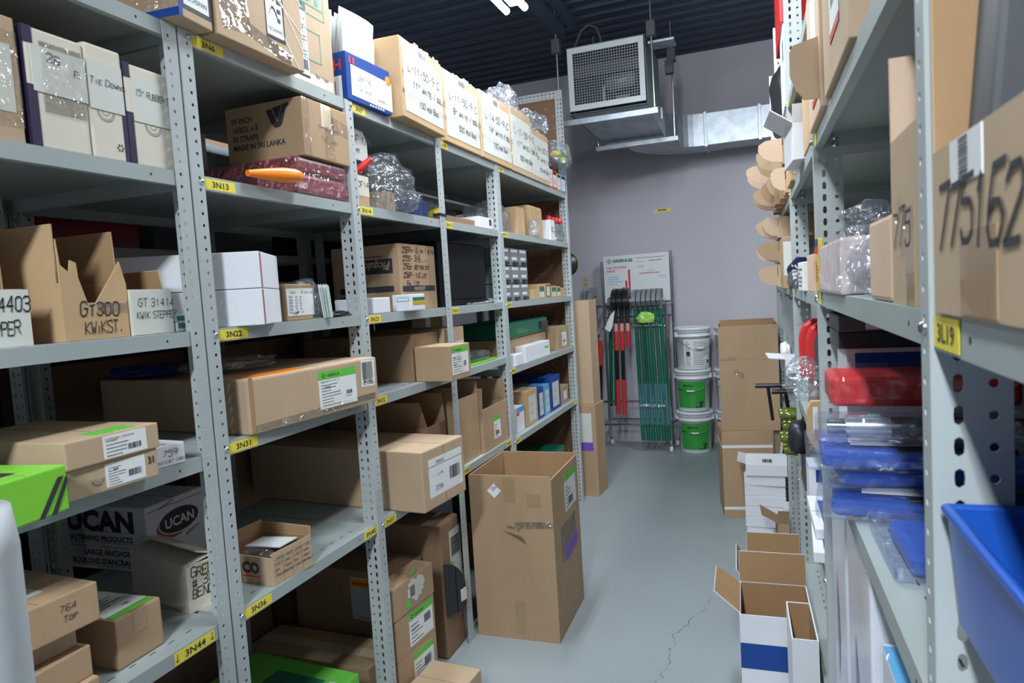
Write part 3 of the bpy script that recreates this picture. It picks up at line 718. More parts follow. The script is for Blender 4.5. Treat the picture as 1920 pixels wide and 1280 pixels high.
# bay over tag 3N15
t, F = carton('flat brown box over the 3N15 tag', (-.02, 1.36, Z2), .30, .14, .028, 0, m=KRD, tape=False)
t, F = carton('small white box beside the 3N9 post, second shelf', (-.01, 1.695, Z2), .17, .12, .052, 0, m=WH, tape=False); s = decal(t, F('front'), .12, .015, .03, .03, DGREY, 'black_mark')
t = thing('tool_pack', 'black and yellow tool in a clear bag behind the small white box', 'bag', (-.27, 1.66, Z2 + .001), 0)
MB().tube([(0, 0, .06), (.02, .2, .085), (.02, .26, .10)], [.03, .03, .02], 12).build('tool_body', BLK, t); MB().tube([(.05, -.04, .07), (.05, .06, .10)], .02, 10).build('yellow_grip', YEL, t)
lump('bag', '', '', (-.06, .1, 0), (.15, .36, .17), CLEAR, 6, .3, parent=t)
# bay over tag 3N16
t, F = carton('amber wrapped carton standing in the far bay of the second shelf', (-.04, 2.31, Z2), .13, .2, .16, 0, m=KRO, tape=False)
lump('plastic_bag', 'large crinkled clear bag by the 3N16 tag', 'bag', (-.16, 2.135, Z2 + .001), (.24, .28, .17), CLEAR, 8, .4)
t, F = carton('tan round-cornered carton in the far bay of the second shelf', (-.05, 2.57, Z2), .25, .3, .20, 0, m=KRO, tape=False, bev=.02)
lump('plastic_bag', 'small clear bag with brown parts leaning on the tan carton', 'bag', (-.012, 2.52, Z2 + .001), (.05, .14, .10), CLEAR, 10, .35)
t, F = carton('small white label box under the red-capped bag, second shelf', (-.015, 2.86, Z2), .10, .12, .13, 0, m=WH, tape=False); fine(t, F('front'), .02, .05, .08, .04, 3, 6)
lump('plastic_bag', 'clear bag of red caps at the end of the second shelf', 'bag', (-.07, 3.09, Z2 + .001), (.14, .20, .13), CLEAR, 12, .35)
for k in range(4): 
    o = lump('bottle_cap', '', 'cap', (-.06 + .01 * k, 2.985 + .05 * k, Z2 + (.131 if k == 0 else .125)), (.035, .045, .04), REDP, 14 + k, .1, sub_=2); tag(o, 'red plastic cap among the red caps at the shelf end', 'cap', 'red caps at the second shelf end')

# ================================================================== THIRD SHELF (z 1.44)
Z3 = 1.4395; Z3B = 1.4375
t, F = opencarton('open carton with white lettered front at the photo left edge, third shelf', (-.055, -.580, Z3B), .168, .24, .105, 0, m=KR, flaps=[('back', .12, 2), ('far', .12, 2, (.04, .05), .01)])
M = F('front'); s = decal(t, M, 0, 0, .178, .104, PAPERG, 'white_sheet', .001)
hand(s, M @ Matrix.Diagonal((.62, 1, 1, 1)), 'GT 34403', .110, .064, .026, off=.0022, wt=.12); hand(s, M @ Matrix.Diagonal((.60, 1, 1, 1)), 'KWIK STEPPER', .045, .022, .023, off=.0022, wt=.11, gap=.7)
t, F = opencarton('open brown carton with a V-cut front and marker lettering, third shelf', (-.050, -.342, Z3B), .148, .24, .115, 2, m=KRO, inner=KRI, flaps=[('near', .115, 0, (0, .01), .0), ('far', .11, -2, (0, .02), 0), ('back', .10, 0)], walls={'front': .075})
M = F('front')
mb = MB(); mb.prism([(0, .075), (.055, .075), (.040, .125), (.038, .155), (.026, .16), (.022, .135), (.004, .15), (0, .20)], M, -.004); mb.prism([(.075, .075), (.150, .075), (.150, .112), (.138, .16), (.118, .132)], M, -.004)
mb.build('torn_front', KRO, t)
hand(t, M @ Matrix.Diagonal((.78, 1, 1, 1)), 'Gt300', .045, .048, .028, wt=.11); hand(t, M @ Matrix.Diagonal((.70, 1, 1, 1)), 'KWiKST.', .060, .012, .024, wt=.10, gap=.8); decal(t, M, .075, .055, .075, .02, CTAPE, 'clear_tape', .002, ang=-3)
t, F = opencarton('white hand-lettered carton with raised brown flap, next to the 3N22 post', (-.050, -.190, Z3B), .108, .16, .100, 0, m=CR, inner=KRI, flaps=[('far', .045, 0, (.0, .02), .008), ('back', .05, 0)])
M = F('front'); s = decal(t, M, .001, .001, .106, .097, PAPERG, 'white_sheet', .001); hand(s, M @ Matrix.Diagonal((.8, 1, 1, 1)), 'GT 31414', .022, .062, .017, off=.0022, wt=.09); hand(s, M @ Matrix.Diagonal((.8, 1, 1, 1)), 'KWIK STEPPER', .014, .036, .0145, off=.0022, gap=.55)
t, F = carton('small flat white box with green label behind the 3N22 post', (-.052, -.072, Z3B), .055, .05, .022, 14, m=WH, tape=False, seam=False); decal(t, F('front'), .006, .008, .04, .013, GRND, 'green_label'); bars(t, F('front'), .030, .002, .02, .012, 4)
t, F = carton('second small flat white box, stacked on the one behind the 3N22 post', (-.054, -.071, Z3B + .0225), .052, .046, .018, 16, m=WH, tape=False, seam=False); decal(t, F('front'), .004, .003, .044, .012, GRND, 'green_label')
for k in range(2):
    t, F = carton('plain white box at the %s of the pair over the 3N22 tag' % ('bottom', 'top')[k], (.056, .098, Z3 + k * .0925), .215, .36, .091, 28, m=WH, tape=False, bev=.0025, group='pair of plain white boxes')
    M = F('front'); mb = MB(); mb.box((.0002, .010, .002), (.0010, .0125, .089)); mb.box((.0002, .001, .0), (.0011, .006, .089)); mb.build('flap_edge', mat('pink_edge', (.33, .14, .13), .7), t)
t, F = carton('brown carton papered with a hand-written parts list, third shelf', (-.035, .300, Z3), .118, .24, .105, 0, m=KR, tape=False)
M = F('front'); s = decal(t, M, .002, .014, .12, .078, PAPER, 'parts_list', .001)
hand(s, M, 'cable * JR pulling J', .016, .078, .008, off=.0022)
for k, q in enumerate(('4584  .35-.36', '4586  .37-.41', '4589  .50-.61', '4590  .65-.74', '4592  .75-.99', '4594 1.00-1.24')): hand(s, M, q, .008, .0655 - k * .0088, .0052, off=.0022, seed=k, wt=.13)
mb = MB()
for k in range(9): a = Vector((.022 + k * .003, .018 + .003 * math.sin(k), .0026)); b = Vector((.050 - k * .001, .024 + .002 * math.cos(k * 2), .0026)); mb.add([M @ q for q in (a, b, b + Vector((0, .001, 0)), a + Vector((0, .001, 0)))], [(0, 1, 2, 3)])
mb.build('scribble', INK, s)
decal(t, M, .0, .088, .13, .014, CTAPE, 'clear_tape', .0028)
for k in range(4):
    mb = MB(); mb.prism([(0, 0), (.02, 0), (.004, .094), (-.016, .10)], FM((0, 0, 0), (0, 1, 0), (0, 0, 1)), .0012)
    o = mb.build('printed_form', mat('pale_green_paper', (.50, .62, .55), .5) if k % 2 else PAPER); o.location = (-.004 + .005 * k, .424 + .004 * k, Z3 + .002); o.rotation_euler = (0, 0, math.radians(4 * k)); tag(o, 'green-edged paper form leaning beside the hand-written parts list', 'paper', 'folded forms beside the parts list')
lump('plastic_bag', 'grey plastic bag slumped beside the 3N23 post, third shelf', 'bag', (-.17, .52, Z3 + .001), (.18, .12, .12), CLEAR, 4, .3)
lump('black_part', 'black bundle under the grey bag by the 3N23 post', 'part', (-.035, .53, Z3 + .001), (.06, .12, .018), BLK, 5, .3)
for k, (x, y, w, d, h, lb) in enumerate(((-.34, .30, .17, .2, .19, 'dark brown carton behind the white box pair'), (-.40, .485, .12, .15, .21, 'tall taped brown carton in shade behind the grey bag'), (-.33, .16, .1, .16, .165, 'brown carton behind the upper plain white box'))):
    carton(lb, (x, y, Z3), w, d, h, 0, m=KRD)
# bay over 3N23
t, F = carton('large brown carton with an upside-down black nameplate over the 3N23 tag', (-.052, .985, Z3), .297, .30, .255, 0, m=KR, tapem=TAPE)
M = F('near')
s = decal(t, M, .075, .145, .195, .055, INKB, 'black_nameplate'); ptext(s, M, 'Picquic', .262, .189, .044, KRL, .9, 180, .0016, .0008, shear=.3); fine(t, M, .09, .205, .17, .012, 1, 5)
s = decal(t, M, .03, .075, .24, .022, INKB, 'black_band'); ptext(s, M, 'DRIVERS', .06, .080, .013, KRL, 1, 0, .0016); s = decal(t, M, .03, .035, .10, .028, INKB, 'black_band')
M = F('front'); s = decal(t, M, .012, .072, .27, .022, INKB, 'black_band'); ptext(s, M, 'PRODIGY', .10, .076, .019, KRL, 1.1, 0, .0016, .0005, shear=.3)
for k, q in enumerate(('256Ph- 6-in-1 bits', '255S- 3-6 ....', '256d- better cut', '256P- 1x2 lot', '  Fn. Lot')): hand(t, M, q, .025,   .222 - k * .032, .020, seed=k, wt=.13, gap=1.0)

t, F = carton('small plain white box nearest the 3N23 post', (-.005, .715, Z3), .102, .16, .054, 0, m=WH, tape=False)
t, F = carton('small white box with green and yellow end label over the 3N23 tag', (.03, .90, Z3), .112, .075, .060, 0, m=WH, tape=False)
M = F('front'); decal(t, M, .018, .036, .092, .012, GRND, 'green_band'); decal(t, M, .018, .020, .092, .016, mat('mustard', (.50, .34, .03), .5), 'yellow_band'); s = decal(t, F('near'), .02, .035, .05, .014, TEAL, 'small_sticker'); decal(s, F('near'), .022, .037, .046, .010, WH, 'sticker_face', .001)
# bay over 3N24
t = thing('cabinet', 'black metal box filling the bay over the 3N24 tag', 'cabinet', (-.07, 1.35, Z3), 0)
MB().box((-.4, 0, 0), (0, .52, .285)).build('body', BLKM, t, .006); MB().box((.0002, .03, .03), (.0025, .49, .26)).build('door', BLKM, t, .002)
t = thing('wrench', 'shiny chrome tool lying before the black metal box', 'tool', (-.035, 1.60, Z3), 0)
MB().tube([(0, 0, .006), (0, .18, .008)], .005, 8).build('shaft', CHROME, t); MB().tube([(.0, .18, .0140), (.0, .22, .0145), (.0, .245, .014)], [.011, .013, .008], 10).build('tool_head', CHROME, t); MB().tube([(-.02, -.02, .006), (-.015, .20, .006)], .005, 8).build('second_shaft', CHROME, t)
# bay over 3N25: nine parts drawers
def drawerbin(y, z, lb):
    t = thing('organizer_bin', lb, 'bin', (-.05, y, z), 0, 'grey parts drawers in a three by three block')
    MB().box((-.25, 0, 0), (0, .136, .093)).build('body', MGREY, t, .004)
    M = FM((0, 0, 0), (0, 1, 0), (0, 0, 1))
    decal(t, M, .015, .072, .10, .014, PAPER, 'drawer_label'); decal(t, M, .025, .030, .08, .016, PAPER, 'drawer_label')
    MB().box((.0005, .035, .004), (.012, .10, .020)).build('drawer_pull', BLK, t, .002)
for r in range(3):
    for c in range(3):
        drawerbin(2.045 + c * .143, Z3 + r * .0965, 'grey parts drawer, %s row and %s column of the drawer block' % (('bottom', 'middle', 'top')[r], ('near', 'middle', 'far')[c]))
for k, (y, w, h, lb) in enumerate(((2.485, .10, .058, 'plain tan small box beside the grey drawers'), (2.60, .11, .085, 'tan box with a green and white label near the drawers'), (2.73, .11, .09, 'olive-fronted small box with grey label in the far bay'), (2.86, .10, .075, 'tan small box with green band, third from the shelf end'), (2.975, .09, .07, 'small green and white box, second from the shelf end'), (3.085, .09, .06, 'tan little box at the very end of the third shelf'))):
    t, F = carton(lb, (-.03, y, Z3), w, .16, h, 0, m=KRO, tape=False, group='small boxes at the far end of the third shelf')
    if k in (1, 3, 4): M = F('front'); decal(t, M, .008, h * .5, w - .016, h * .35, GRND, 'green_label'); decal(t, M, .014, h * .12, w - .028, h * .36, PAPERG, 'white_label')
    if k == 2: M = F('front'); decal(t, M, .006, .005, w - .012, h - .01, mat('olive_card', (.17, .17, .10), .5), 'olive_front'); decal(t, M, .025, .015, w - .05, h * .6, PAPERG, 'white_label', .0012)

# ================================================================== FOURTH SHELF (z 1.16)
Z4 = 1.1625; Z4B = 1.1475; Z4D = 1.0965
t, F = carton('long brown carton with green-headed label and barcode over the 3N31 tag', (.006, .070, Z4), .530, .58, .142, -5.5, m=KRL, tape=False, bev=.006)
M = F('front')
slabel(t, M, .258, .018, .165, .108, True, (('HAND PUMP HYD. 10, 1/2" - 3" 4"', .05, .70, .065), ('7309SB', .13, .53, .10), ('1', .50, .40, .09), ('783310981225', .68, .20, .05)), (.70, .27, .16, .11), 3, rows=5, headtext='GREENLEE')
s = decal(t, M, .448, .056, .066, .082, PAPER, 'barcode_sticker', ang=-3); bars(s, M, .455, .076, .050, .055, 11); bars(s, M, .458, .068, .044, .006, 12); ptext(s, M, '9CTL198000', .455, .060, .011, INKB, .9, 0, .0013)
mb = MB(); mb.box((.0001, .006, .004), (.0012, .018, .146)); mb.build('split_edge', KRI, t); decal(t, M, .018, .002, .50, .02, CTAPE, 'clear_tape', .0012, ang=1)
decal(t, F('top'), .03, .02, .20, .06, ORANGE, 'orange_sticker')
lump('plastic_bag', 'clear bag lying on the long green-labelled carton', 'bag', (-.22, .26, Z4 + .151), (.2, .26, .035), CLEAR, 4, .4)
lump('violet_bag', 'violet plastic wrapper on top of the long brown carton', 'wrapper', (-.42, .16, Z4 + .151), (.22, .16, .03), VIOLET, 5, .35)
t, F = carton('flat brown carton with a stamp, under the other flat carton by the 3N31 post', (.025, -.425, Z4B), .190, .34, .058, -3, m=KRL, tape=False)
M = F('front'); slabel(t, M, .075, .006, .085, .046, False, (('764', .17, .64, .2),), (.55, .24, .33, .28), 6); ptext(t, M, '31', .166, .030, .020, INKB, .85, 0, .0012, .0006)
ringstamp(t, M, .058, .028, .013)
t, F = carton('upper flat brown carton with white label on the fourth shelf', (.035, -.430, Z4B + .0585), .200, .36, .052, -1, m=KRL, tape=False)
M = F('front'); slabel(t, M, .075, .004, .095, .044, False, (('CUTTER,CABLE - SCISSOR (704)', .04, .80, .13),), (.55, .20, .30, .26), 9, rows=2); decal(t, F('top'), .07, .01, .09, .05, GRN, 'green_label_fold')
t, F = carton('small white carton hand-numbered 759 beside the flat brown cartons', (-.01, -.215, Z4B), .085, .16, .048, -6, m=WH, tape=False); M = F('front'); hand(t, M, '759', .03, .022, .014); hand(t, M, 'ratchet cable', .016, .009, .008)
t, F = carton('bright green carton with black stripes at the photo left edge', (.085, -.60, Z4B), .150, .3, .080, 8, m=GREENB, tape=False)
M = F('front'); ptext(t, M, 'RATCHET WRENCH', -.002, .026, .011, INKB, 1.0, 0, .0012, .0004) if False else ptext(t, M, 'NCH', .006, .026, .012, INKB, 1.1, 0, .0012, .0005)
mb = MB()
for u in (.088, .112): mb.add([M @ Vector(q) for q in ((u, .0, .0012), (u + .011, .0, .0012), (u + .055 if u < .1 else .1495, .062 if u < .1 else .049, .0012), (u + .043 if u < .1 else .1495, .062 if u < .1 else .064, .0012))], [(0, 1, 2, 3)])
mb.build('black_stripe', INKB, t); decal(t, F('top'), .02, .04, .07, .05, INKB, 'dark_window')
# bay over 3N32
t, F = carton('long brown carton standing behind the green-labelled one over the 3N32 tag', (-.045, 1.02, Z4), .225, .5, .182, 0, m=KRD, tape=False)
M = F('front'); decal(t, M, .16, .02, .055, .09, PAPERG, 'white_label')
t, F = carton('brown carton with green-headed label and torn clear tape over the 3N32 tag', (.0, .99, Z4), .170, .34, .134, -3, m=KR, tape=False) if False else carton('brown carton with green-headed label and torn clear tape over the 3N32 tag', (.115, 1.02, Z4), .165, .155, .134, -3, m=KR, tape=False)
slabel(t, F('front'), .012, .022, .135, .105, True, (('764', .08, .56, .13), ('RA38', .08, .32, .10)), (.70, .25, .14, .2), 5, headtext='GREENLEE'); decal(t, F('front'), .07, .02, .04, .08, CTAPE, 'clear_tape', .002, ang=12)
t, F = carton('brown carton with two white sheets beside the 3N33 post', (-.03, 1.275, Z4), .20, .40, .188, 0, m=KRL, tape=False)
M = F('front'); s = decal(t, M, .01, .03, .065, .10, PAPERG, 'white_sheet'); fine(s, M, .015, .05, .05, .07, 5, 2); s = decal(t, M, .105, .012, .085, .115, PAPERG, 'white_sheet'); fine(s, M, .113, .03, .07, .085, 6, 4)
t = thing('tool_pack', 'clear clamshell pack with green card over the 3N33 tag', 'pack', (-.02, 1.52, Z4), 0)
MB().box((-.12, .0, .002), (0, .34, .006)).build('backing_card', GREENB, t); lump('shell', '', '', (-.06, .17, .0065), (.1, .30, .05), CLEARH, 4, .15, parent=t); MB().tube([(-.05, .02, .022), (-.05, .16, .026), (-.03, .30, .022)], [.010, .014, .008], 10).build('tool_body', BLK, t)
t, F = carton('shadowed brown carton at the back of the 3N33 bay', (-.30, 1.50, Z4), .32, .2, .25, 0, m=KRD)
# far bay, lower shelf
t = thing('tool_case', 'dark green moulded tool case on top of the far bay cartons', 'case', (-.06, 2.10, Z4D + .1385), 0)
MB().box((-.32, 0, 0), (0, .72, .088)).build('case_body', GREENP, t, .014, 3); MB().box((.0005, .56, .02), (.012, .70, .066)).build('latch_panel', BLK, t, .003); fine(t, FM((0, 0, 0), (0, 1, 0), (0, 0, 1)), .14, .02, .20, .03, 3, 4, GRN, .0014)
t, F = carton('long brown carton under the dark green tool case', (-.075, 2.10, Z4D), .72, .30, .137, 0, m=KR, tape=False)
t, F = carton('brown carton with green and white label at the far end of the fourth shelf', (-.02, 2.90, Z4D), .27, .30, .150, 0, m=KR, tape=False); slabel(t, F('front'), .10, .02, .10, .115, True, (), (.2, .2, .5, .15), 3, rows=2)
t, F = carton('long white carton with small green label, far bay of the fourth shelf', (-.012, 2.23, Z4D), .46, .06, .088, 0, m=WH, tape=False); M = F('front'); decal(t, M, .36, .045, .07, .012, GRN, 'green_label')
t, F = carton('tiny white carton beside the 3N34 tag', (.0, 2.04, Z4D), .11, .055, .062, 0, m=WH, tape=False)

# ================================================================== FIFTH SHELF (z 0.745)
Z5 = .7455; Z5D = .7285
t, F = carton('white and grey anchor carton with black capital lettering and red rules', (-.442, .120, Z5), .22, .42, .19, 2, m=WH, tape=False)
# this carton is turned: its long side faces the camera
M = F('near')
ptext(t, M, 'UCAN', .115, .118, .082, INKB, 1.12, 0, .0012, .004); ptext(t, M, 'FASTENING PRODUCTS', .117, .086, .022, INKB, 1.06, 0, .0012, .0006)
ptext(t, M, 'LARGE ANCHOR', .175, .043, .024, INKB, 1, 0, .0012, .0006); ptext(t, M, 'BOULONS D\'ANCRAGE', .125, .016, .024, INKB, .98, 0, .0012, .0006)
mb = MB()
for v in (.114, .080, .068, .010): mb.add([M @ Vector(q) for q in ((.115, v, .0011), (.375, v, .0011), (.375, v + .0015, .0011), (.115, v + .0015, .0011))], [(0, 1, 2, 3)])
mb.build('red_rule', RED, t)
M = F('front'); mb = MB()
mb.add([M @ Vector((.12 + .075 * math.cos(a), .120 + .036 * math.sin(a), .0012)) for a in [2 * PI * k / 28 for k in range(28)]], [tuple(range(28))])
for k in range(26):
    a, b = PI * .95 + k * .075, PI * .95 + (k + 1) * .075; q0, q1 = .012 * math.sin(PI * k / 26), .012 * math.sin(PI * (k + 1) / 26)
    mb.add([M @ Vector((.12 + (.080 + e) * math.cos(c), .120 + (.040 + e) * math.sin(c), .0011)) for c, e in ((a, 0), (b, 0), (b, q1), (a, q0))], [(0, 1, 2, 3)], 1)
mb.build('oval_emblem', [INKB, RED], t)
ptext(t, M, 'UCAN', .064, .105, .040, PAPER, 1.0, 0, .0016, .001); ptext(t, M, 'powerful', .05, .168, .016, INKB, 1, 14, .0012); ptext(t, M, 'solutions', .14, .062, .016, INKB, 1, 16, .0012)
decal(t, M, .005, .172, .21, .002, RED, 'red_rule')
t, F = opencarton('white carton with peaked lid, hand-lettered in black, left of the 3N36 post', (-.116, -.056, Z5), .105, .27, .118, -14, m=CR, inner=KRI, flaps=[('near', .082, -80), ('far', .082, -68)])
M = F('front'); M2 = M @ Matrix.Diagonal((.78, 1, 1, 1)); hand(t, M2, 'GREENL', .014, .086, .024, wt=.11, gap=.9); hand(t, M2, '# 384', .016, .060, .024, wt=.11); hand(t, M2, 'BENDI', .014, .034, .022, wt=.11, gap=.9); hand(t, M2, 'HA', .075, .008, .022, wt=.11)
decal(t, M, .03, .07, .06, .045, TAPEL, 'pale_tape', .0005)
t, F = carton('taped brown carton with a white top label in front of the anchor carton', (-.055, -.300, Z5), .118, .20, .108, 2, m=KR, tapem=TAPE, bev=.005)
M = F('top'); s = decal(t, M, .005, .01, .105, .16, PAPER, 'shipping_label', .001); decal(s, M, .005, .01, .105, .02, GRN, 'green_band', .0014); ptext(s, M, '785', .06, .045, .016, INKB, 1, 0, .0016); fine(s, M, .012, .07, .08, .09, 6, 4, off=.0016, fill=.25)
t, F = carton('bottom brown carton of the stack at the lower left corner', (-.02, -.58, Z5), .20, .32, .045, -4, m=KR, tape=False)
t, F = carton('second brown carton up in the lower left stack', (-.015, -.57, Z5 + .0455), .19, .32, .060, 2, m=KR, tape=False)
t, F = carton('third brown carton up in the lower left stack, set back a little', (-.05, -.58, Z5 + .106), .19, .30, .048, -2, m=KRL, tape=False)
t, F = carton('top brown carton of the lower left stack, with a large white label', (-.01, -.585, Z5 + .1545), .215, .34, .075, -3, m=KR, tape=False)
M = F('top'); s = decal(t, M, .01, .06, .14, .20, PAPERG, 'shipping_label', .001); decal(s, M, .01, .235, .14, .025, GRN, 'green_band', .0014); bars(s, M, .03, .085, .10, .018, 4, off=.0016); hand(t, F('front'), '764', .14, .045, .012); hand(t, F('front'), 'Top', .145, .025, .012)
lump('plastic_bag', 'shadowed clear bags behind the lower left carton stack', 'bag', (-.48, -.46, Z5 + .001), (.14, .3, .2), CLEAR, 4, .35)
t, F = opencarton('open brown carton with a hand-written list on its front over the 3N36 tag', (-.010, .125, Z5), .150, .18, .088, -4, m=KRL, inner=KRI, flaps=[('back', .03, 5), ('far', .025, 5)], walls={'near': .075})
M = F('front')
for c in range(4):
    for r_, q in enumerate(('*37054', 'G7507', 'Bent', 'Conductor') if c % 2 == 0 else ('*70047', 'Upper', 'Handle', 'Assembly')): hand(t, M, q, .006 + c * .036, .066 - r_ * .014, .007, seed=c * 5 + r_, wt=.1, gap=.7)
mb = MB()
for c in range(1, 4): mb.add([M @ Vector(q) for q in ((c * .036, .008, .0012), (c * .036 + .0008, .008, .0012), (c * .036 + .0008, .08, .0012), (c * .036, .08, .0012))], [(0, 1, 2, 3)])
mb.build('pen_line', INK, t)
ptext(t, F('near'), 'CO', .07, .03, .04, INKB, 1, 0, .0012, .002); decal(t, F('near'), .07, .018, .06, .004, RED, 'red_rule')
for k in range(3):
    o = lump('plastic_bag', 'clear pouch lying in the open listed carton', 'bag', (-.10, .172, Z5 + .008 + .024 * k), (.10, .05, .023), CLEAR, 20 + k, .2, group='pouches in the open listed carton')
o = MB().box((-.15, .18, 0), (-.03, .255, .003)).build('paper_sheet', PAPER); o.location = (0, 0, Z5 + .085); o.rotation_euler = (0, math.radians(-3), 0); tag(o, 'white leaflet poking out of the open listed carton', 'paper')
# long carton pushed out past the shelf edge
t, F = carton('long brown carton jutting into the aisle over the 3N37 tag', (.118, .735, .7465), .285, .80, .212, -5.5, m=KRL, tape=False, bev=.005)
s = slabel(t, F('front'), .04, .04, .225, .135, False, (('GREENLEE', .20, .84, .11), ('1    1    (1)   845', .08, .52, .10), ('27396', .16, .14, .19)), (.60, .26, .32, .34), 7, rows=0)
decal(s, F('front'), .04, .147, .225, .0015, INKB, 'black_rule', .001)
decal(t, F('front'), .14, 0, .004, .21, KRD, 'flap_gap', .0004)
# bays over 3N37 / 3N38
t, F = opencarton('open brown carton behind the long jutting carton', (-.03, .86, Z5), .30, .40, .235, 0, m=KRD, inner=KRI, flaps=[('near', .12, 30), ('back', .12, 10)]) if False else opencarton('shadowed open brown carton on the shelf behind the jutting carton', (-.05, 1.105, Z5), .17, .42, .22, 0, m=KRD, inner=KRI, flaps=[('near', .12, 25), ('far', .12, -8)])
t, F = opencarton('tall open brown carton with pale inner flaps next to the 3N38 post', (-.025, 1.312, Z5), .255, .40, .29, 0, m=KR, inner=KRL, flaps=[('near', .06, 4), ('far', .055, 0), ('back', .06, 3)])
t, F = opencarton('open brown carton with a raised side flap and small green label', (-.01, 1.580, Z5), .315, .36, .205, 0, m=KR, inner=KRL, flaps=[('near', .10, -4), ('far', .11, -12), ('back', .10, 0)])
slabel(t, F('front'), .13, .04, .085, .11, True, (), (.2, .15, .5, .2), 3, rows=2)
# far bay
items = ((2.02, .04, .17, KRO, 'thin brown carton at the near end of the far lower shelf', None), (2.10, .12, .135, WH, 'white carton with blue and red top on the far lower shelf', 'br'), (2.26, .20, .20, KRO, 'tan carton with a white lettered sheet on the far lower shelf', 's'), (2.475, .11, .185, BLU, 'dark blue carton with white sheet between tan and pale blue', 's'), (2.595, .11, .185, BLUL, 'pale blue carton with a white sheet on the far lower shelf', 's'), (2.72, .22, .215, BLU, 'large blue carton with a red figure eight mark', 's8'), (2.97, .16, .12, KR, 'small brown carton with green label at the end of the far lower shelf', 'g'))
for y, w, h, m_, lb, k in items:
    t, F = carton(lb, (-.035, y, Z5D), w, .30, h, 0, m=m_, tape=False, group='upright cartons on the far lower shelf')
    M = F('front')
    if k in ('s', 's8'): s = decal(t, M, w * .22, h * .10, w * .62, h * .72, PAPERG, 'lettered_sheet', .001); hand(s, M, 'L-8', w * .3, h * .55, h * .08, off=.0022); hand(s, M, '100', w * .35, h * .3, h * .07, off=.0022)
    if k == 's8':
        mb = MB()
        for c in (-.022, .022): 
            for q in range(16):
                a, b = 2 * PI * q / 16, 2 * PI * (q + 1) / 16
                mb.add([F('near') @ Vector((.12 + c + r_ * math.cos(x), .175 + r_ * math.sin(x), .0012)) for x, r_ in ((a, .022), (b, .022), (b, .011), (a, .011))], [(0, 1, 2, 3)])
        mb.build('red_figure', RED, t)
    if k == 'br': decal(t, M, 0, h * .78, w, h * .22, BLUL, 'blue_band'); decal(t, M, 0, h * .68, w * .3, h * .1, RED, 'red_band')
    if k == 'g': slabel(t, M, .04, .03, .07, .07, True, (), None, 3, rows=1)

# ================================================================== FLOOR UNDER THE LEFT RUN
t, F = carton('large brown carton with a packing list pouch on the floor behind the 3N45 post', (-.118, .885, .0), .20, .48, .445, -3, m=KRD, tape=False)
M = F('near'); s = decal(t, M, .275, .25, .17, .17, mat('pouch_film', (.42, .42, .47), .25), 'packing_pouch', .001); b_ = decal(s, M, .278, .38, .164, .033, ORANGE, 'orange_band', .0014); ptext(b_, M, 'PACKING LIST', .285, .389, .019, INKB, .95, 0, .0018, .0006); fine(s, M, .31, .255, .10, .010, 2, 4)
t, F = carton('long low brown carton with a green-headed label, front floor row', (-.112, .665, .0), .195, .55, .200, -1.5, m=KR, tapem=TAPEL)
slabel(t, F('front'), .075, .06, .10, .11, True, (), (.55, .1, .3, .2), 5, rows=2, headtext='GREENLEE')
t, F = carton('green and brown carton with a dark green panel lying at the bottom edge', (-.085, .285, .0), .26, .45, .262, -4, m=GRN, tape=False); M = F('top'); decal(t, M, .02, .08, .17, .20, GRND, 'dark_green_panel'); decal(t, M, .02, .01, .17, .05, PAPERG, 'pale_panel')
t, F = carton('brown carton under the lowest shelf at the bottom left', (-.07, -.45, .0), .39, .45, .27, 2, m=KRD)
t, F = carton('second brown carton under the lowest shelf by the green carton', (-.57, .02, .0), .22, .10, .32, 0, m=KRD)
t, F = carton('pale-topped brown carton at the foot of the 3N45 post', (.205, .66, .0), .22, .20, .130, -4, m=KRL, tape=False)
t, F = carton('brown carton with green-headed label, bottom of the floor pair', (-.012, .695, .0), .255, .088, .215, -5, m=KR, tape=False)
slabel(t, F('front'), .10, .09, .13, .11, True, (), (.5, .3, .35, .3), 6, rows=2)
t, F = carton('brown carton with a big green-headed label, middle of the floor stack', (-.012, .695, .2155), .255, .088, .146, -5, m=KR, tape=False)
slabel(t, F('front'), .085, .018, .155, .12, True, (('Y10CM 1 1', .08, .42, .11),), (.62, .4, .28, .26), 8, rows=2, headtext='GREENLEE')
t, F = carton('scuffed brown carton with torn white label on the floor stack', (-.010, .690, .362), .265, .085, .122, -5, m=KR, tape=False, bev=.007)
M = F('front'); mb = MB(); R = random.Random(5); P = []
for k in range(26): a = 2 * PI * k / 26; rr = R.uniform(.72, 1.08); P.append((.145 + .060 * rr * math.cos(a), .070 + .044 * rr * math.sin(a)))
mb.prism(P, M, .001); s = mb.build('torn_label', PAPERG, t); bars(s, M, .105, .05, .03, .04, 3, off=.0022); decal(t, M, .085, .01, .03, .03, GRN, 'green_scrap', .0012, ang=25); decal(t, M, .12, .125, .025, .018, GRN, 'green_scrap', .0014, ang=10)
t, F = carton('tall dark brown carton with a long white label behind the floor stack', (-.03, 1.115, .0), .175, .45, .56, 0, m=KRD, tape=False, bev=.01)
M = F('front'); s = decal(t, M, .075, .18, .105, .33, PAPERG, 'shipping_label'); bars(s, M, .088, .40, .08, .08, 4, horiz=True); decal(s, M, .075, .26, .022, .12, GRN, 'green_band', .001); bars(s, M, .13, .22, .03, .07, 6)
t = thing('catalogue', 'black catalogue in a clear sleeve leaning out of the floor stack', 'catalogue', (-.0275, 1.12, .20), 0)
mb = MB(); 
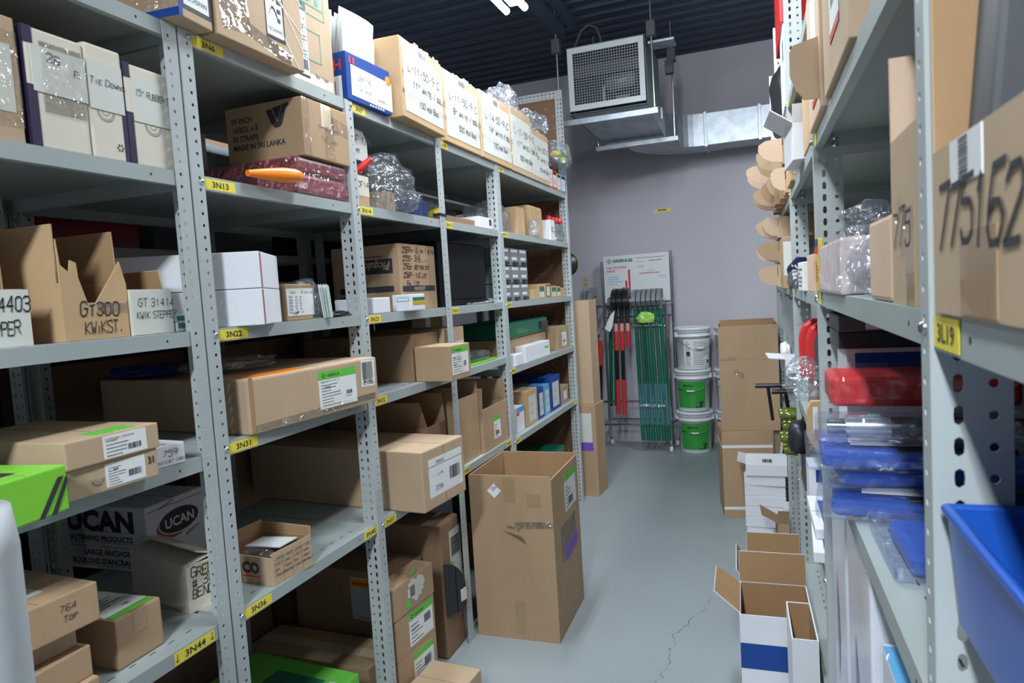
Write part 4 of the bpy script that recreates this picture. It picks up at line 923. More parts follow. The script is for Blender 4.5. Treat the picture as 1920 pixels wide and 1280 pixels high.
for k in range(8):
    a, b = k / 8, (k + 1) / 8; f = lambda q: .05 * math.sin(q * PI * .6)
    mb.add([(f(a), .10 * a, .20 - .13 * a * a), (f(b), .10 * b, .20 - .13 * b * b), (f(b), .10 * b, -.02 + .02 * b), (f(a), .10 * a, -.02 + .02 * a)], [(0, 1, 2, 3)])
o = mb.build('cover', BLK, t); md = o.modifiers.new('t', 'SOLIDIFY'); md.thickness = .006
decal(t, FM((.047, .045, .03), (.25, .97, 0), (0, 0, 1)), 0, 0, .035, .05, PAPERG, 'white_panel', .002)
for k, (y, w, h, lb) in enumerate(((2.02, .50, .27, 'dark green tool chest on the floor in the far bay'), (2.54, .50, .20, 'lower dark green tool chest further into the far bay'))):
    t = thing('tool_chest', lb, 'chest', (-.06, y, .25 if k == 0 else .25), 0)
    MB().box((-.36, 0, 0), (0, w, h * .72)).build('body', GREENP, t, .01); MB().box((-.365, -.004, h * .73), (.004, w + .004, h)).build('lid', GREENP, t, .012)
    mb = MB(); outline(mb, FM((0, 0, 0), (0, 1, 0), (0, 0, 1)), .08, .03, .30, .10, .004, .0012); mb.build('yellow_outline', GREENB, t); MB().box((.001, w * .45, h * .6), (.012, w * .55, h * .85)).build('latch', ZINC, t, .002)
carton('brown carton under the green tool chests in the far bay', (-.04, 2.0, 0), 1.1, .4, .2495, 0, m=KRD)

# ================================================================== IN THE AISLE, LEFT
t, F = opencarton('tall open brown carton standing in the aisle', (.378, 1.345, .0), (.44), .370, .715, 1, m=KR, inner=KRI, flaps=[], name='open_cardboard_box', walls={'near': .715, 'far': .712, 'front': .702, 'back': .712}, th=.005)
M = F('near')
decal(t, M, .155, .60, .055, .105, TAPE, 'packing_tape'); decal(t, M, .175, .03, .045, .14, TAPE, 'packing_tape', ang=-2); decal(t, M, .26, .58, .06, .06, TAPE, 'packing_tape', .0005)
s = decal(t, M, .115, .615, .045, .045, PAPER, 'white_sticker', .001, ang=45); fine(s, M @ Matrix.Translation((.115, .63, 0)) @ Matrix.Rotation(PI / 4, 4, 'Z'), .008, .012, .03, .02, 3, 4)
decal(t, M, .20, .485, .17, .03, CTAPE, 'clear_tape', .0012, ang=3); decal(t, M, .16, .49, .06, .014, CTAPE, 'clear_tape', .0018, ang=-16)
mb = MB(); P = [(.125, .495), (.15, .475), (.19, .468), (.222, .462), (.25, .42), (.235, .45), (.215, .452), (.18, .462), (.15, .47)]
mb.add([M @ Vector((a, b, .0012)) for a, b in P], [tuple(range(len(P)))]); mb.build('torn_scar', KRI, t)
ptext(t, faceM('near', .44, .375, .755), 'DESTROY', 0, 0, .001) if False else None
MI = FM((-.369, .02, 0), (0, 1, 0), (0, 0, 1)); ptext(t, MI, 'DO NOT DESTROY', .01, .635, .040, INKB, .85, 0, .0012, .002)
M = F('front'); slabel(t, M, .20, .50, .19, .17, True, (), (.3, .1, .4, .2), 4, rows=3); decal(t, M, .10, .30, .26, .16, CTAPE, 'clear_pouch', .0012); decal(t, M, .17, .29, .2, .06, PURPLE, 'purple_band', .002, ang=6)
t, F = carton('tall narrow brown carton standing at the pegboard end, lower one', (.085, 3.36, .0), .22, .17, .66, -4, m=KR, tape=False)
M = F('near'); s = decal(t, M, .055, .38, .085, .22, PAPERG, 'paper_pouch', .001); decal(s, M, .05, .33, .095, .06, PURPLE, 'purple_band', .0016)
t, F = carton('tall narrow brown carton balanced on the lower one at the pegboard end', (.075, 3.38, .661), .20, .17, .74, -2, m=KRL, tape=False); decal(t, F('near'), .0, .0, .035, .74, KRL, 'pale_strip', .001)
t = thing('cable_reel', 'lime green and black reel hung on the pegboard end', 'reel', (-.060, 3.34, 1.66), 0)
o = MB().lathe([(.0001, -.025), (.08, -.025), (.08, -.018), (.04, -.016), (.04, .016), (.08, .018), (.08, .025), (.0001, .025)], 28).build('reel_body', BLK, t); o.rotation_euler = (PI / 2, 0, 0)
o = MB().lathe([(.060, -.027), (.084, -.027), (.084, -.016)], 28).build('green_rim', GREENB, t); o.rotation_euler = (PI / 2, 0, 0)
t = thing('cable_hanger', 'black clip with two thin steel wires behind the far post top', 'wire', (-.06, 3.30, 2.42), 0)
MB().lathe([(.0001, 0), (.02, 0), (.022, .03), (.012, .05), (.0001, .05)], 14).build('clip', BLK, t)
mb = MB(); mb.tube([(0, .01, .02), (.16, .3, -.14)], .0018, 6); mb.tube([(0, .01, .02), (.10, .3, -.17)], .0018, 6); mb.build('wire', DGREY, t)
t = thing('roll', 'white wrapped roll standing at the lower left edge of the photo', 'roll', (.275, -.77, 0), 0)
MB().lathe([(.0001, 0), (.075, 0), (.08, .01), (.078, .6), (.081, 1.2), (.076, 1.25), (.0001, 1.25)], 32).build('wrapped_body', FOAM, t)

# ================================================================== SHADOWED RUN BEHIND: dark filler cartons added to keep the gaps dark, plus red and pink stock
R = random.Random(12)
spots = [(-.72, -.62, 1.401, .45, .28, KRD, 'dark brown filler carton in the rear run behind the lettered cartons'), (-.72, -.10, 1.401, .2, .17, MAROON, 'red carton in the rear run behind the 3N22 shelf'), (-.72, .16, 1.401, .26, .155, mat('pink_card', (.45, .13, .12), .6), 'pink carton in the rear run, behind the pair of white boxes'), (-.72, .45, 1.401, .45, .24, KRD, 'wide brown filler carton in the rear run behind the parts-list box'), (-.72, 1.30, 1.401, .5, .27, BLKM, 'black filler carton in the rear run behind the black metal box'),
         (-.72, -.6, 1.701, .6, .3, BLKM, 'black filler carton in the rear run high on the left'), (-.72, .1, 1.701, .34, .12, MAROON, 'maroon case in the rear run behind the strap carton'), (-.72, .5, 1.701, .6, .28, DGREY, 'grey filler carton in the rear run behind the 3N14 shelf'), (-.72, 1.30, 1.701, .55, .3, BLKM, 'black filler carton in the rear run above the black metal box'), (-.72, 2.0, 1.701, 1.0, .3, BLKM, 'long black filler carton in the rear run at the far bay'),
         (-.72, -.65, 1.051, .6, .3, BLKM, 'black filler carton in the rear run behind the flat brown cartons'), (-.72, .08, 1.051, .5, .3, KRD, 'dark brown filler carton in the rear run behind the long carton'), (-.72, .65, 1.051, .55, .3, KRD, 'brown filler carton in the rear run behind the 3N32 shelf'), (-.72, 1.30, 1.051, .55, .32, KRD, 'brown filler carton in the rear run behind the clamshell pack'),
         (-.72, -.65, .601, .62, .40, BLKM, 'black filler carton in the rear run behind the anchor carton'), (-.90, .1, .601, .6, .40, BLKM, 'second black filler carton in the rear run, by the anchor carton'), (-.72, .75, .601, .45, .4, KRD, 'brown filler carton in the rear run behind the jutting carton'), (-.72, 1.3, .601, .55, .40, KRD, 'brown filler carton in the rear run behind the open flap cartons'),
         (-.72, -.65, .001, .62, .55, BLKM, 'black filler carton at the floor of the rear run, near end'), (-.72, .1, .001, .8, .55, KRD, 'brown filler carton at the floor of the rear run, middle'), (-.72, 1.0, .001, .8, .55, KRD, 'brown filler carton at the floor of the rear run, far end'),
         (-.72, -.60, 2.102, .5, .5, DGREY, 'grey filler carton on top of the rear run, near end'), (-.72, .0, 2.102, .9, .45, KRD, 'brown filler carton on top of the rear run, middle'), (-.72, 1.0, 2.102, .9, .4, DGREY, 'grey filler carton on top of the rear run, far end')]
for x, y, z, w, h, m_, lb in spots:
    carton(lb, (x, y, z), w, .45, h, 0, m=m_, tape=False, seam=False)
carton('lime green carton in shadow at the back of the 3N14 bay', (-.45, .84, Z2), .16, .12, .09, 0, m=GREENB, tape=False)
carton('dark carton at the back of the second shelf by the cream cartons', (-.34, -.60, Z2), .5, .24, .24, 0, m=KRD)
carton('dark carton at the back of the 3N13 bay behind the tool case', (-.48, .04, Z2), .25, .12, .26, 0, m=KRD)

# ================================================================== BACK WALL
o = decal(None, FM((-.40, 5.0995, 1.49), (1, 0, 0), (0, 0, 1)), 0, 0, .07, .115, IVORY, 'wall_outlet', .006); tag(o, 'ivory wall outlet plate above the grey bender shoes', 'outlet')
mb = MB()
for v in (.035, .08): mb.box((-.385, 5.0925, 1.49 + v - .012), (-.345, 5.0935, 1.49 + v + .012))
mb.build('socket_face', mat('ivory_dark', (.40, .36, .25), .5), o)
o = decal(None, FM((.32, 5.0995, 2.14), (1, 0, 0), (0, 0, 1)), 0, 0, .15, .03, YEL, 'wall_tag', .0008); tag(o, 'yellow paper tag stuck high on the back wall', 'tag'); fine(o, FM((.32, 5.0995, 2.14), (1, 0, 0), (0, 0, 1)), .03, .006, .09, .018, 1, 3, fill=.8)

# ---- bender trolley
TR = thing('display_trolley', 'chrome wheeled rack holding the conduit benders at the back wall', 'trolley', (0, 0, 0))
def frame_bar(a, b, r=.013): MB().tube([a, b], r, 12).build('frame_bar', CHROME, TR)
for x, z in ((-.185, 1.32), (.43, 1.32)): frame_bar((x, 4.70, .075), (x, 4.70, z))
for x, z in ((-.168, 1.72), (.462, 1.78)): frame_bar((x, 4.96, .075), (x, 4.96, z))
for z in (1.318, 1.118, .455, .245): frame_bar((-.185, 4.70, z), (.43, 4.70, z), .011)
for z in (1.2, .245): frame_bar((-.150, 4.96, z), (.455, 4.96, z), .010)
for x, x2 in ((-.185, -.150), (.43, .455)):
    for z in (1.31, .245): frame_bar((x, 4.70, z), (x2, 4.96, z), .010)
for x, y in ((-.185, 4.70), (.43, 4.70), (-.150, 4.96), (.455, 4.96)):
    c = MB().tube([(x, y, .075), (x, y, .058)], .014, 10).build('caster', ZINC, TR)
    MB().tube([(x - .012, y, .028), (x + .012, y, .028)], .028, 18).build('wheel', mat('white_wheel', (.7, .7, .7), .5), c)
S = thing('display_sign', 'white bender display board with green heading on the chrome rack', 'sign', (-.148, 4.935, 1.335))
MB().box((0, 0, 0), (.596, .012, .432)).build('board', mat('sign_white', (.72, .74, .76), .4), S, .002)
MS = FM((0, -.0002, 0), (1, 0, 0), (0, 0, 1))
ptext(S, MS, 'GREENLEE', .085, .372, .036, GRND, 1.12, 0, .0012, .0015)
mb = MB()
for k, mi in ((1, 0), (.72, 1), (.45, 0), (.2, 1)): mb.add([MS @ Vector((.055 + a * .024 * k, .384 + b * .026 * k, .0012 + (1 - k) * .0005)) for a, b in ((0, -1), (1, 0), (0, 1), (-1, 0))], [(0, 1, 2, 3)], mi)
mb.build('diamond_emblem', [GRND, PAPER], S)
ptext(S, MS, 'ONLY THE STRONG', .03, .315, .024, RED, .85, 0, .0012, .0006); ptext(S, MS, 'SURVIVE', .03, .285, .024, RED, .85, 0, .0012, .0006)
decal(S, MS, .30, .395, .265, .005, TEAL, 'green_rule'); ptext(S, MS, 'SITE-RITE II', .31, .360, .013, RED, 1, 0, .0012); fine(S, MS, .42, .362, .14, .011, 1, 3, RED, fill=.7)
ptext(S, MS, 'SITE-RITE', .40, .272, .014, RED, 1, 0, .0012); fine(S, MS, .33, .250, .22, .012, 1, 5, RED, fill=.7)
fine(S, MS, .045, .165, .14, .085, 4, 8, BLUL, fill=.3)
for x, z0, h, m_ in ((.137, .06, .07, BLU), (.172, .06, .08, BLU), (.197, .03, .17, RED), (.226, .03, .27, RED)): decal(S, MS, x, z0, .018, h, m_, 'bar_column', .001)
def arcsketch(u, v, r):
    mb = MB()
    for k in range(14):
        a, b = .3 + k * .16, .3 + (k + 1) * .16
        mb.add([MS @ Vector((u + rr * math.cos(x), v + rr * math.sin(x) * .8, .0012)) for x, rr in ((a, r), (b, r), (b, r - .003), (a, r - .003))], [(0, 1, 2, 3)])
        mb.add([MS @ Vector((u + rr * math.cos(x), v + rr * math.sin(x) * .8, .0012)) for x, rr in ((a, r * .6), (b, r * .6), (b, r * .6 - .002), (a, r * .6 - .002))], [(0, 1, 2, 3)])
    mb.build('shoe_drawing', DGREY, S)
arcsketch(.34, .30, .035); arcsketch(.525, .20, .04)

def bender(label, x, y, ztop, zbot, segs, head=GREYC, hs=1.0, group=None, tilt=0.0, r=.012, yaw=0):
    t = thing('conduit_bender', label, 'bender', (x, y, 0), 0, group)
    for (a, b, m_, nm, rr) in segs:
        MB().tube([(tilt * (ztop - a), 0, a), (tilt * (ztop - b), 0, b)], rr, 12).build(nm, m_, t)
    # cast shoe: hooked quarter-round plate with a socket
    mb = MB(); P = []
    for k in range(11): a = PI * (.05 + .62 * k / 10); P.append((.115 * hs * math.cos(a) - .03 * hs, .095 * hs * math.sin(a)))
    P += [(-.085 * hs, .045 * hs), (-.06 * hs, .03 * hs), (-.02 * hs, .045 * hs), (.02 * hs, .02 * hs), (.05 * hs, -.02 * hs)]
    M = Matrix.Translation((0, 0, ztop)) @ Matrix.Rotation(math.radians(yaw), 4, 'Z') @ FM((0, 0, 0), (0, -1, 0), (0, 0, 1)) @ Matrix.Translation((0, 0, -.014 * hs))
    mb.prism(P, M, .028 * hs); h = mb.build('bender_shoe', head, t, .003)
    MB().tube([(0, 0, ztop - .05), (0, 0, ztop + .03)], .02, 12).build('shoe_socket', head, h)
    return t
GB = 'green handled conduit benders in a row on the chrome rack'
for k in range(6):
    x = .175 + .043 * k
    z0 = 1.33
    bender('green handled conduit bender, number %s from the left in the green row' % ('one', 'two', 'three', 'four', 'five', 'six')[k], x, 4.665, z0, .115, [(z0, .86, GREENP, 'upper_handle', .017), (.86, .62, GREENP, 'handle_sleeve', .0175), (.62, .26, mat('sleeve_teal', (.045, .19, .19), .25), 'wrapped_handle', .0175), (.26, .115, GREENP, 'handle_end', .0175)], group=GB, tilt=.012 + .002 * k, hs=1.25)
for k in range(4):
    x = .20 + .05 * k
    o = MB().tube([(x, 4.625, 1.16), (x + .005, 4.63, .55 + .1 * (k % 2))], .0045, 8).build('steel_rod', CHROME); tag(o, 'thin steel rod standing among the green bender handles', 'rod', 'thin steel rods among the benders')
RBK = 'red and black conduit benders in the middle of the chrome rack'
for k in range(3):
    x = .0 + .052 * k
    segs = [(1.33, 1.16, BLK, 'black_grip', .017), (1.16, 1.09, mat('red_white_grip', (.7, .3, .27), .4), 'striped_grip', .018), (1.09, .92, REDP, 'red_sleeve', .018), (.92, .66, BLKM, 'black_label_sleeve', .016), (.66, .35, REDP, 'red_handle', .0175)] if k < 2 else [(1.33, 1.16, BLK, 'black_grip', .017), (1.16, 1.09, mat('red_white_grip', (.7, .3, .27), .4), 'striped_grip', .018), (1.09, .95, REDP, 'red_sleeve', .018)]
    bender('red and black conduit bender, %s of three under the bar chart' % ('left', 'middle', 'short right')[k], x, 4.665, 1.33, .35, segs, head=BLK, group=RBK, tilt=-.02, hs=1.45)
bender('long red conduit bender leaning at the left of the rack', -.135, 4.60, 1.07, .11, [(1.10, 1.05, PAPER, 'white_band', .017), (1.05, .80, REDP, 'red_sleeve', .018), (.80, .48, BLKM, 'black_label_sleeve', .0165), (.48, .11, REDP, 'red_handle', .0175)], head=GREYC, tilt=-.045, hs=.7)
for k in range(3):
    bender('grey handled conduit bender, %s of the grey group at the rack side' % ('outermost', 'middle', 'innermost')[k], -.272 + .045 * k, 4.70 - .03 * k - .06, 1.34 + .02 * (k == 2), .1, [(1.34, .12, SILV, 'steel_handle', .010)], group='grey handled benders at the left of the rack', hs=1.4, tilt=-.035)
for k in range(2):
    bender('dark green conduit bender hanging behind the red one, %s' % ('left of pair', 'right of pair')[k], -.075 + .045 * k, 4.80, 1.30, .35, [(1.30, .40, GREENP, 'green_handle', .016)], tilt=-.04, group='dark green benders behind the red ones')
t = thing('price_card', 'white card dangling from the bender rack', 'card', (-.10, 4.63, 1.12)); MB().prism([(.0, 0), (.06, .12), (.10, .16), (.075, .02), (.05, -.03)], FM((0, 0, 0), (1, 0, 0), (0, 0, 1)), .001).build('card', PAPER, t)
o = lump('lime_bag', 'lime green plastic bag tied among the green bender heads', 'bag', (.27, 4.605, 1.16), (.15, .04, .09), mat('lime_film', (.33, .62, .10), .3, bump=.5), 5, .4)
for k, z in enumerate((1.125, .42)): 
    o = MB().box((.16, 4.628, z), (.40, 4.640, z + .022)).build('clear_strap', CLEAR); tag(o, 'clear plastic strap around the green bender handles, %s one' % ('upper', 'lower')[k], 'strap')

# ---- pails
def pail(label, x, y, z, face, rz=0):
    t = thing('pail', label, 'pail', (x, y, z), rz, 'stacked white plastic pails by the back wall')
    MB().lathe([(.0001, .004), (.128, .0), (.132, .006), (.146, .285), (.152, .286), (.152, .292), (.147, .294), (.148, .325), (.156, .326), (.156, .332), (.149, .334), (.150, .350)], 40).build('body', BUCKET, t)
    MB().lathe([(.0001, .361), (.138, .361), (.140, .365), (.156, .365), (.158, .352), (.157, .338), (.150, .338)], 40).build('lid', BUCKET, t)
    # printed label wrapped on the front
    mb = MB(); mi = 0; n = 18; a0, a1 = (-PI * .5 - .95, -PI * .5 + .95)
    rad = lambda zz: .1322 + (zz - .006) / .279 * .014 + .0006
    for k in range(n):
        a, b = a0 + (a1 - a0) * k / n, a0 + (a1 - a0) * (k + 1) / n
        mb.add([(rad(zz) * math.cos(q), rad(zz) * math.sin(q), zz) for q, zz in ((a, .035), (b, .035), (b, .265), (a, .265))], [(0, 1, 2, 3)], 0, True)
    lab = mb.build('printed_label', BUCKG if face == 'g' else PAPER, t)
    def wrapbar(u0, u1, v0, v1, m_, nm, skew=0):
        b = MB(); nn = 6
        for k in range(nn):
            p, q = u0 + (u1 - u0) * k / nn, u0 + (u1 - u0) * (k + 1) / nn
            b.add([((rad(zz) + .0008) * math.cos(a0 + (a1 - a0) * (c + skew * (zz - v0))), (rad(zz) + .0008) * math.sin(a0 + (a1 - a0) * (c + skew * (zz - v0))), zz) for c, zz in ((p, v0), (q, v0), (q, v1), (p, v1))], [(0, 1, 2, 3)], 0, True)
        b.build(nm, m_, lab)
    if face == 'g':
        for k, u in enumerate((.28, .325, .36, .40, .445, .485, .53, .57)): wrapbar(u, u + .028, .222, .238, INKB, 'heading_print') if k else wrapbar(u - .01, u + .03, .215, .245, INKB, 'diamond_emblem')
        wrapbar(.06, .26, .19, .198, INKB, 'small_print'); wrapbar(.62, .70, .036, .09, INKB, 'black_stripe', 2.6); wrapbar(.74, .82, .036, .09, INKB, 'black_stripe', 1.9)
    else:
        RR = random.Random(3)
        for r_ in range(13):
            v = .045 + r_ * .016
            wrapbar(.30, RR.uniform(.6, .95), v, v + .004, DGREY, 'small_print'); wrapbar(.06, RR.uniform(.16, .24), v, v + .004, DGREY, 'small_print')
        wrapbar(.08, .20, .12, .16, INKB, 'pictogram'); wrapbar(.80, .90, .05, .08, BLKM, 'code_block')
    # wire bail with a grip
    mb = MB(); P = []
    for k in range(17):
        a = PI * (1.0 + k / 16.); P.append((.158 * math.cos(a), .158 * math.sin(a) * .98 - .004, .30 + .115 * math.sin(a)))
    mb.tube(P, .0022, 6); bl = mb.build('wire_bail', ZINC, t)
    MB().tube([P[7], P[8], P[9]], .0075, 10).build('grip', BUCKET, bl)
    for sx in (-1, 1): MB().box((sx * .150 - .012, -.02, .285), (sx * .150 + .012, .02, .325)).build('ear', BUCKET, t, .003)
PX = ((.628, 4.80), (.965, 4.82))
for c, (x, y) in enumerate(PX):
    for k, f in enumerate((('g', 'g', 'w'), ('g', 'w', 'g'))[c]):
        pail('white pail, %s of the %s column by the back wall' % (('bottom', 'middle', 'top')[k], ('left', 'right half-hidden')[c]), x + .004 * k * (-1) ** k, y, .0005 + .3655 * k, f, (4, -3, 6)[k] + (22 if c == 0 and k == 2 else 0))

# ---- cartons in front of the pails
t, F = carton('upright brown carton with white straps on the floor before the pails', (.955, 3.06, .0), .34, .30, .54, 8, side='R', m=KR, tape=False)
M = F('near'); 
for v in (.05, .44): decal(t, M, 0, v, .30, .018, PAPER, 'white_strap', .001)
ptext(t, M, 'M&C 515', .20, .16, .040, INKB, .8, 90, .0012, .001); ptext(t, M, 'COULEUR CARTON', .225, .16, .018, INKB, .8, 90, .0012); fine(t, F('top'), .05, .05, .2, .05, 2, 3)
mb = MB(); mb.box((-.001, .02, .44), (-.0002, .34, .458)); mb.build('white_strap', PAPER, t)
t, F = opencarton('tall open brown carton standing on the strapped carton', (.955, 3.12, .541), .26, .345, .66, 2, side='R', m=KR, inner=KRI, walls={'far': .68, 'near': .655}, th=.005)
M = F('near'); decal(t, M, .005, .44, .10, .02, CTAPE, 'clear_tape', .002, ang=2); decal(t, M, .08, .36, .07, .03, CTAPE, 'clear_tape', .002, ang=-35); decal(t, M, 0, .44, .345, .0015, KRD, 'fold_line', .0004)
t, F = carton('brown carton with a white strap leaning beside the strapped carton', (1.262, 3.16, .262), .24, .042, .275, 0, side='R', m=KR, tape=False); M = F('near'); decal(t, M, .010, .0, .014, .27, PAPER, 'white_strap', .001, ang=-8)
carton('brown carton under the leaning strapped one', (1.262, 3.16, .0), .24, .042, .2615, 0, side='R', m=KRD, tape=False)
t, F = carton('flat white mailer box, bottom of the white stack', (1.095, 2.755, 0), .30, .22, .058, 0, side='R', m=WH, tape=False, seam=False, group='stack of flat white mailer boxes')
ords = ('second', 'third', 'fourth', 'fifth', 'sixth')
for k in range(5):
    t, F = carton('flat white mailer box, %s up in the white stack' % ords[k], (1.095 + .006 * ((k * 3) % 3 - 1), 2.752, .0585 + .0605 * k), .30, .22, .060, (-1.5, 1, 0, 2, -1)[k], side='R', m=WH, tape=False, seam=False, group='stack of flat white mailer boxes')
t, F = opencarton('open white mailer box with raised flap on top of the white stack', (1.10, 2.74, .3615), .28, .22, .062, 0, side='R', m=WH, inner=WH, flaps=[('front', .05, 75, (.02, .02), .015), ('near', .06, -12)], group='stack of flat white mailer boxes')
s = fine(t, F('near'), .09, .075, .11, .022, 1, 4, fill=.8)
t, F = opencarton('brown open flap carton poking out over the white floor boxes', (1.258, 2.40, .116), .16, .055, .09, 4, side='R', m=KR, inner=KRI, flaps=[('front', .09, 60), ('near', .08, 20)])
t, F = carton('square white box on the floor by the right shelving', (1.226, 2.255, 0), .32, .08, .115, -2, side='R', m=WH, tape=False)
o = MB().box((1.29, 2.62, 0), (1.37, 2.74, .22)); o = o.build('white_box', WH, None, .002); tag(o, 'slim white box standing behind the square white floor box', 'box')
o = lump('paper_scrap', 'brown paper scrap on the floor by the white boxes', 'scrap', (1.10, 2.38, .0005), (.05, .03, .006), KRL, 3, .4)
t, F = opencarton('open white carton with a blue band on the aisle floor', (1.118, .96, .0), .26, .222, .395, 1.5, side='R', m=WH, inner=KRI, flaps=[('front', .10, 52, (.01, .02), .01), ('far', .11, 4)])
M = F('near'); decal(t, M, 0, .215, .225, .085, BLU, 'blue_band')
t, F = opencarton('open white carton with brown flaps behind the blue banded one', (1.138, 1.30, .0), .26, .20, .325, 2, side='R', m=WH, inner=KRI, flaps=[('far', .13, 2), ('front', .09, 28)])
t, F = opencarton('small open white carton at the bottom edge by the blue banded one', (1.268, .70, .0), .235, .07, .465, 2, side='R', m=WH, inner=KRI, flaps=[])

# ================================================================== CEILING: lamp, heater, duct
t = thing('ceiling_lamp', 'twin tube fluorescent lamp hanging over the left shelving', 'lamp', (.13, 1.40, 2.87))
MB().box((-.035, -.62, .03), (.035, .62, .075)).build('housing', mat('lamp_white', (.7, .72, .75), .4), t, .005)
TUBE = mat('tube_glow', (.9, .95, 1), .4, emit=((.82, .92, 1.0), 98))
for sx in (-.048, .048): 
    MB().tube([(sx, -.60, .005), (sx, .60, .005)], .0165, 14).build('tube', TUBE, t)
for y in (-.45, .45): MB().tube([(0, y, .075), (0, y, .72)], .004, 6).build('hanging_rod', DGREY, t)
t = thing('ceiling_lamp', 'twin tube fluorescent lamp behind the camera', 'lamp', (.95, -2.7, 2.95))
MB().box((-.035, -.62, .03), (.035, .62, .075)).build('housing', MATS['lamp_white'], t, .005)
for sx in (-.048, .048): MB().tube([(sx, -.60, .005), (sx, .60, .005)], .0165, 14).build('tube', TUBE, t)
for y in (-.45, .45): MB().tube([(0, y, .075), (0, y, .72)], .004, 6).build('hanging_rod', DGREY, t)

H = thing('unit_heater', 'green sheet metal unit heater with mesh front hung from the ceiling', 'heater', (0, 3.58, 2.70))
MB().box((-.035, .16, .035), (.525, .645, .505)).box((-.035, 0, .035), (-.031, .16, .505)).box((.521, 0, .035), (.525, .16, .505)).box((-.031, 0, .035), (.521, .16, .039)).box((-.031, 0, .501), (.521, .16, .505)).build('casing', HEATG, H)
mb = MB(); outline_ = ((-.03, .055, .515, .095), (-.03, .455, .515, .495), (-.03, .095, .008, .455), (.477, .095, .515, .455))
for a in outline_: mb.box((a[0], -.012, a[1]), (a[2], .0, a[3]))
mb.build('mesh_frame', HEATW, H, .002)
MB().box((-.03, .150, .04), (.52, .159, .50)).build('dark_interior', mat('heater_dark', (.012, .02, .025), .8), H)
mb = MB(); n = 25
for k in range(n + 1):
    x = .008 + .469 * k / n; mb.box((x - .0017, -.0075, .095), (x + .0017, -.005, .455))
n = 19
for k in range(n + 1):
    z = .095 + .360 * k / n; mb.box((.008, -.0078, z - .0017), (.477, -.0052, z + .0017))
mb.build('wire_mesh', mat('mesh_grey', (.30, .34, .36), .5), H)
mo = MB().tube([(.22, .075, .225), (.25, .075, .225), (.42, .075, .240), (.44, .075, .242)], [.03, .055, .055, .03], 18).build('blower_motor', mat('motor_grey', (.16, .17, .18), .35), H)
MB().box((.20, .06, .09), (.215, .09, .22)).build('motor_bracket', SILV, mo); MB().box((.30, .02, .10), (.40, .03, .125)).build('motor_plate', mat('motor_grey', (.16, .17, .18), .35), mo)
MB().box((-.03, .12, .32), (.52, .15, .40)).build('inner_baffle', DGREY, H)
MB().box((-.12, -.07, -.055), (.60, -.03, -.015)).build('support_angle', GALV, H, .002)
MB().box((.02, .55, -.13), (.66, .585, -.095)).build('support_angle', GALV, H, .002)
mb = MB(); mb.add([(-.02, .02, .034), (.52, .02, .034), (.56, .62, -.09), (.10, .62, -.09)], [(0, 1, 2, 3)]); mb.add([(-.02, .02, .034), (.10, .62, -.09), (.10, .62, .034)], [(0, 1, 2)]); mb.add([(.52, .02, .034), (.56, .62, .034), (.56, .62, -.09)], [(0, 1, 2)]); mb.add([(.10, .62, -.09), (.56, .62, -.09), (.56, .62, .034), (.10, .62, .034)], [(0, 1, 2, 3)])
mb.build('pan', GALV, H)
for x, y, z0 in ((-.095, -.05, -.02), (.575, -.05, -.02), (.635, .565, -.10), (.04, .565, -.10)): 
    MB().tube([(x, y, z0), (x, y, .76)], .006, 8).build('hanging_rod', ZINC, H)
    MB().box((x - .03, y - .03, .46), (x + .03, y + .03, .56)).build('rod_bracket', mat('bracket_dark', (.05, .06, .07), .5), H, .004)
MB().box((.545, -.01, .43), (.72, .14, .445)).build('bracket_plate', GALV, H); MB().box((.60, .42, .34), (.66, .48, .44)).build('control_box', DGREY, H, .004)
mb = MB(); P = [(.0, .2, .52)]
P = [(-.02, .25, .505), (-.03, .25, .60), (.02, .25, .70), (.08, .25, .735), (.14, .25, .70), (.165, .25, .62), (.15, .25, .52), (.14, .25, .505)]
mb.tube(P, .010, 8); mb.build('flexible_conduit', DGREY, H)
D = thing('air_duct', 'galvanised air duct elbowing from the heater along the back wall', 'duct', (0, 0, 0))
mb = MB(); P = []; c = (.82, 4.36); r0, r1 = .28, .58; z0, z1 = 2.60, 2.86; n = 10
rings = []
for k in range(n + 1):
    a = PI + (-PI / 2) * k / n
    pi_, po = (c[0] + r0 * math.cos(a), c[1] + r0 * math.sin(a)), (c[0] + r1 * math.cos(a), c[1] + r1 * math.sin(a))
    rings.append([(pi_[0], pi_[1], z0), (po[0], po[1], z0), (po[0], po[1], z1), (pi_[0], pi_[1], z1)])
vs = [q for r_ in rings for q in r_]; mb.add(vs, [(4 * i + j, 4 * i + (j + 1) % 4, 4 * i + 4 + (j + 1) % 4, 4 * i + 4 + j) for i in range(n) for j in range(4)])
mb.build('elbow', GALV, D)
MB().box((.82, 4.64, 2.60), (2.3, 4.94, 2.86)).build('straight_run', GALV, D, .003)
MB().box((.24, 4.235, 2.60), (.54, 4.37, 2.86)).build('inlet_collar', GALV, D, .002)
for x in (.83, 1.25): MB().box((x - .012, 4.628, 2.588), (x + .012, 4.952, 2.872)).build('joint_flange', GALV, D, .002)
for x in (1.9, 2.2): 
    MB().tube([(x, 4.79, 2.86), (x, 4.79, 3.5)], .004, 6).build('hanging_rod', DGREY, D)

# ================================================================== RIGHT RUN
def rc(label, y, dx, z, w, d, h, rot=0, **k): return carton(label, RW(y, dx, z), w, d, h, RROT + rot, 'R', **k)
def ro(label, y, dx, z, w, d, h, rot=0, **k): return opencarton(label, RW(y, dx, z), w, d, h, RROT + rot, 'R', **k)
ZR3 = 1.4395
